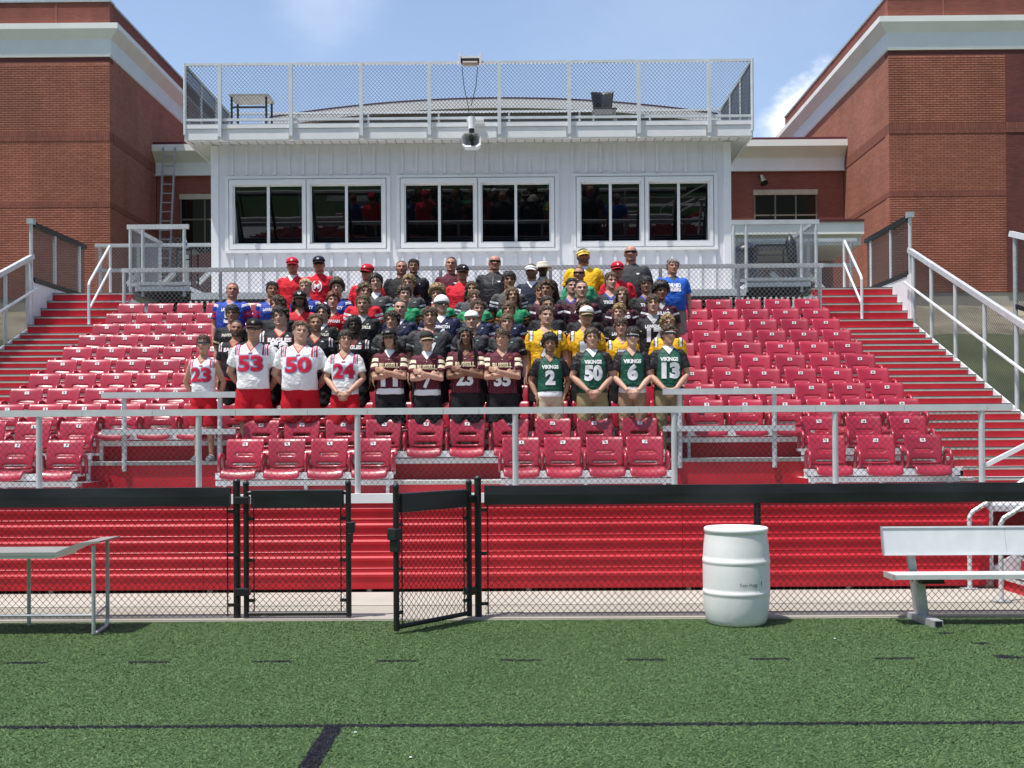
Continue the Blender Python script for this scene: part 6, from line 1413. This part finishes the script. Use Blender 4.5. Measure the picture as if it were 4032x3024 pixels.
for i, (X, Y, ZT_, H, build, pose, tone, hair, hc, top, number, name, bottom, acc, beard, label, inner, hem) in enumerate(PEOPLE):
    cap = next((a for a in acc if a in CAPS), None)
    ex = .018 if cap and not cap.startswith('visor') else EXTRA[hair]
    s = max(.88, min(1.09, H / (1.56 + HDZ + (.24 + ex) * HSZ)))
    grp = "coaches in the back rows" if Y > 17.2 else "players posing in rows on the grandstand"
    p = thing("person", label, "person", (X, Y, ZT_), R(prs.uniform(-7, 7)) if i > 11 else R(prs.uniform(-3, 3)), grp); p.scale = (s, s, s)
    yaw, roll = ((0, 0), (-13, 2), (9, -3), (-6, -2), (16, 3), (4, 4))[(i * 5 + i // 3) % 6]
    b = link("body", turned_body(pose, build, yaw, roll), p, False); setmat(b, skin_mat(tone, hc, beard))
    coach = top.split('_')[0] in ('polo', 'tee', 'jacket', 'vest')
    kind = 'long' if top in ('jacket_black', 'vest_navy') else ('sleeveless' if label.startswith("young man in white number 23") else 'half')
    if hem or top == 'white': kind += '_short' if hem else ''
    tm = top_mesh(pose, build, kind); key = ('top', pose, build, kind)
    gname = {'polo': 'polo_shirt', 'tee': 't_shirt', 'jacket': 'jacket', 'vest': 'vest'}.get(top.split('_')[0], 'jersey')
    innerc = {'white': (.74, .74, .75), 'grey': (.34, .35, .36), None: tuple(SKIN[tone][k] * .95 for k in range(3))}[inner]
    if coach and not inner: innerc = None
    t = link(gname, tm, p, False); setmat(t, jersey_mat(top, innerc))
    if top.startswith('polo') or top == 'jacket_black':
        c = link("collar", collar_mesh(build), t, False); setmat(c, jersey_mat(top, None))
    long = 'trousers' in bottom or 'khaki' in bottom
    q = link("trousers" if long else "shorts", bottom_mesh(build, long), p, False); setmat(q, cloth(BOT[bottom], "cloth_" + bottom))
    if hem: h = link("undershirt", hem_mesh(build), p, False); setmat(h, cloth(WH, "white_undershirt"))
    if bottom == 'black_red': h = link("undershirt", hem_mesh(build), p, False); setmat(h, cloth((.5, .012, .025), "red_undershirt"))
    for sd in (-1, 1):
        sh = link("shoe", shoe_mesh(0), p, False); sh.location = (sd * .108 * BUILD[build][0], 0, 0); setmat(sh, cloth((.05, .05, .055) if i % 3 else (.4, .4, .4), "shoe_dark" if i % 3 else "shoe_pale"))
    hw = (1 + (BUILD[build][0] - 1) * .42) * HSX
    def onhead(o): o.matrix_basis = Matrix.Translation(PIV) @ turn(yaw, roll) @ Matrix.Translation(-PIV) @ Matrix.Translation((0, .01 - .01 * HSY, 1.56 - 1.56 * HSZ + HDZ)) @ Matrix.Diagonal((hw, HSY, HSZ, 1))
    if hair != 'none':
        o = link("hair", hair_mesh(hair, i % 3, bool(cap) and not cap.startswith('visor')), p, False); onhead(o); setmat(o, MATS["hair_" + hc])
    if beard >= .8 or label.endswith("moustache"): pass
    if cap:
        kd, c1, c2 = CAPS[cap]; crown = None
        for nm, me in hat_mesh(kd):
            par = crown or p
            o = link(nm, me, par, False); setmat(o, cloth(c2 if nm == 'cap_brim' else c1, "hat_%s_%s" % (cap, nm)))
            if crown is None: onhead(o); crown = o
        if cap in CAPMARK:
            body_, col = CAPMARK[cap]; tt = text_mesh("cap_emblem", body_, .042 if len(body_) < 2 else .030, .002)
            for v in tt.vertices:
                zc = 1.768 if kd == 'cap' else 1.748
                z_ = zc + v.co.y * .9; se = max(0, (z_ - 1.708) / .118) ** 1.51; ce = math.sqrt(max(.05, 1 - min(1, se) ** 2)) if kd == 'cap' else 1.03
                v.co = Vector((v.co.x, .006 - .113 * ce * math.sqrt(max(.1, 1 - (v.co.x / (.0875 * ce)) ** 2)) - .011, z_))
            tt.materials.append(cloth(col, "print_%.2f_%.2f_%.2f" % col)); link("cap_emblem", tt, crown, False)
    for a in acc:
        if 'shades' in a or 'glasses' in a:
            lens = {'clear_glasses': mk("tinted_clear_lens", (.10, .11, .11), .08), 'shades_green': mk("green_lens", (.06, .22, .03), .08), 'white_shades': mk("blue_lens", (.012, .035, .06), .06)}.get(a, mk("dark_lens", (.006, .006, .007), .06))
            frm = mk("white_frame", (.78, .78, .78), .3) if a == 'white_shades' else mk("dark_frame", (.010, .010, .011), .3)
            g0 = None
            for nm, me in hat_mesh('glasses'):
                if nm == 'lens' and a == 'clear_glasses': pass
                o = link({'lens': 'sunglasses', 'frame': 'sunglasses_frame'}[nm] if 'shades' in a else {'lens': 'eyeglasses', 'frame': 'eyeglasses_frame'}[nm], me, g0 or p, False); setmat(o, lens if nm == 'lens' else frm)
                if g0 is None: g0 = o; onhead(o)
    # writing on the chest
    nz, zz = 1.0, 1.36
    if top == 'white':
        chest_text(t, tm, key, number, 1.215, .185, .30 * BUILD[build][0] ** .5, (.55, .02, .05), .012, "jersey_number", (.30, .32, .55)); chest_shape(t, tm, key, [(-.03, 1.355), (-.012, 1.365), (-.002, 1.357), (.012, 1.366), (.03, 1.355), (.02, 1.343), (-.02, 1.343)], (.35, .10, .16))
    elif top == 'maroon':
        chest_text(t, tm, key, name, 1.285, .058, .27, (.78, .68, .44), .014, "team_name"); chest_text(t, tm, key, number, 1.085, .17, .10 * len(number) + .03, WH, .014, "jersey_number")
        chest_shape(t, tm, key, [(.075, 1.395), (.12, 1.405), (.125, 1.400), (.085, 1.390)], (.75, .28, .04)); chest_text(t, tm, key, "\u2022", 1.365, .03, None, (.7, .6, .4), .01, "chest_logo")
    elif top == 'viking':
        chest_text(t, tm, key, name, 1.325, .050, .24, (.80, .80, .78), .014, "team_name"); chest_text(t, tm, key, number, 1.165, .185, .115 * len(number) + (.02 if len(number) > 1 else .03), WH, .018, "jersey_number")
    elif top == 'eagle':
        if name: chest_text(t, tm, key, name, 1.345, .050, .25 * BUILD[build][0], WH, .016, "team_name", (.45, .02, .05))
        if number: chest_text(t, tm, key, number, 1.215, .17, .12 * len(number) + .02, WH, .014, "jersey_number")
        chest_shape(t, tm, key, [(.075, 1.395), (.10, 1.42), (.125, 1.398)], WH)
    elif top in ('charcoal', 'paints', 'navy'):
        u = 1.385; chest_shape(t, tm, key, [(.062, u), (.092, u + .012), (.098, u - .004), (.070, u - .012)], (.6, .62, .62) if top != 'charcoal' else (.25, .55, .48))
        if name: chest_text(t, tm, key, name, 1.335, .040, .24 if len(name) > 3 else .10, (.76, .73, .60) if top == 'paints' else WH, .014, "team_name")
        if number: chest_text(t, tm, key, number, 1.2, .17, .14, WH, .016, "jersey_number")
    elif top == 'yellow':
        if number: chest_text(t, tm, key, number, 1.20, .19, .15, WH, .016, "jersey_number", (.10, .07, .02))
    elif top in ('lawrence', 'redj', 'bluej', 'tiger', 'ashland'):
        if name: chest_text(t, tm, key, name, 1.335, .045, .24, WH, .016, "team_name")
        if number: chest_text(t, tm, key, number, 1.205, .17, .115 * len(number) + .02, WH, .015, "jersey_number")
        if top == 'ashland': chest_shape(t, tm, key, [(.062, 1.385), (.085, 1.415), (.108, 1.387)], WH)
    elif top == 'greyj': chest_shape(t, tm, key, [(.06, 1.372), (.11, 1.380), (.112, 1.370), (.07, 1.364)], (.62, .60, .58))
    elif top == 'tee_red' and name == 'M':
        chest_text(t, tm, key, "M", 1.285, .075, .10, WH, .016, "chest_emblem")
        for sg in (-1, 1):
            arc = [(sg * .088 * math.sin(R(a)), 1.285 + .105 * math.cos(R(a))) for a in range(18, 166, 12)] + [(sg * .068 * math.sin(R(a)), 1.285 + .085 * math.cos(R(a))) for a in range(160, 17, -12)]
            ar = bpy.data.meshes.new("chest_emblem"); k2 = 13; A = arc[:13]; B_ = arc[13:][::-1]; nn = min(len(A), len(B_)); ar.from_pydata([(x, 0, z) for x, z in A[:nn] + B_[:nn]], [], [(q_, q_ + 1, nn + q_ + 1, nn + q_) for q_ in range(nn - 1)]); on_front(tm, key, ar, .006); ar.materials.append(cloth(WH, "print_white")); link("chest_emblem", ar, t, False)
    elif top == 'tee_blue':
        chest_text(t, tm, key, "THE NEO", 1.325, .062, .23, WH, .018, "lettering"); chest_text(t, tm, key, "TIGERS", 1.25, .062, .23, WH, .018, "lettering")
    elif top in ('polo_black', 'polo_grey', 'polo_maroon', 'jacket_black'):
        chest_shape(t, tm, key, [(.070, 1.345), (.120, 1.350), (.120, 1.335), (.098, 1.320), (.075, 1.335)], (.70, .62, .36) if top == 'polo_black' else WH)
        if top == 'jacket_black': chest_shape(t, tm, key, [(-.004, 1.42), (.004, 1.42), (.004, 1.27), (-.004, 1.27)], (.3, .3, .31))
bpy.data.scenes.remove(TMP)
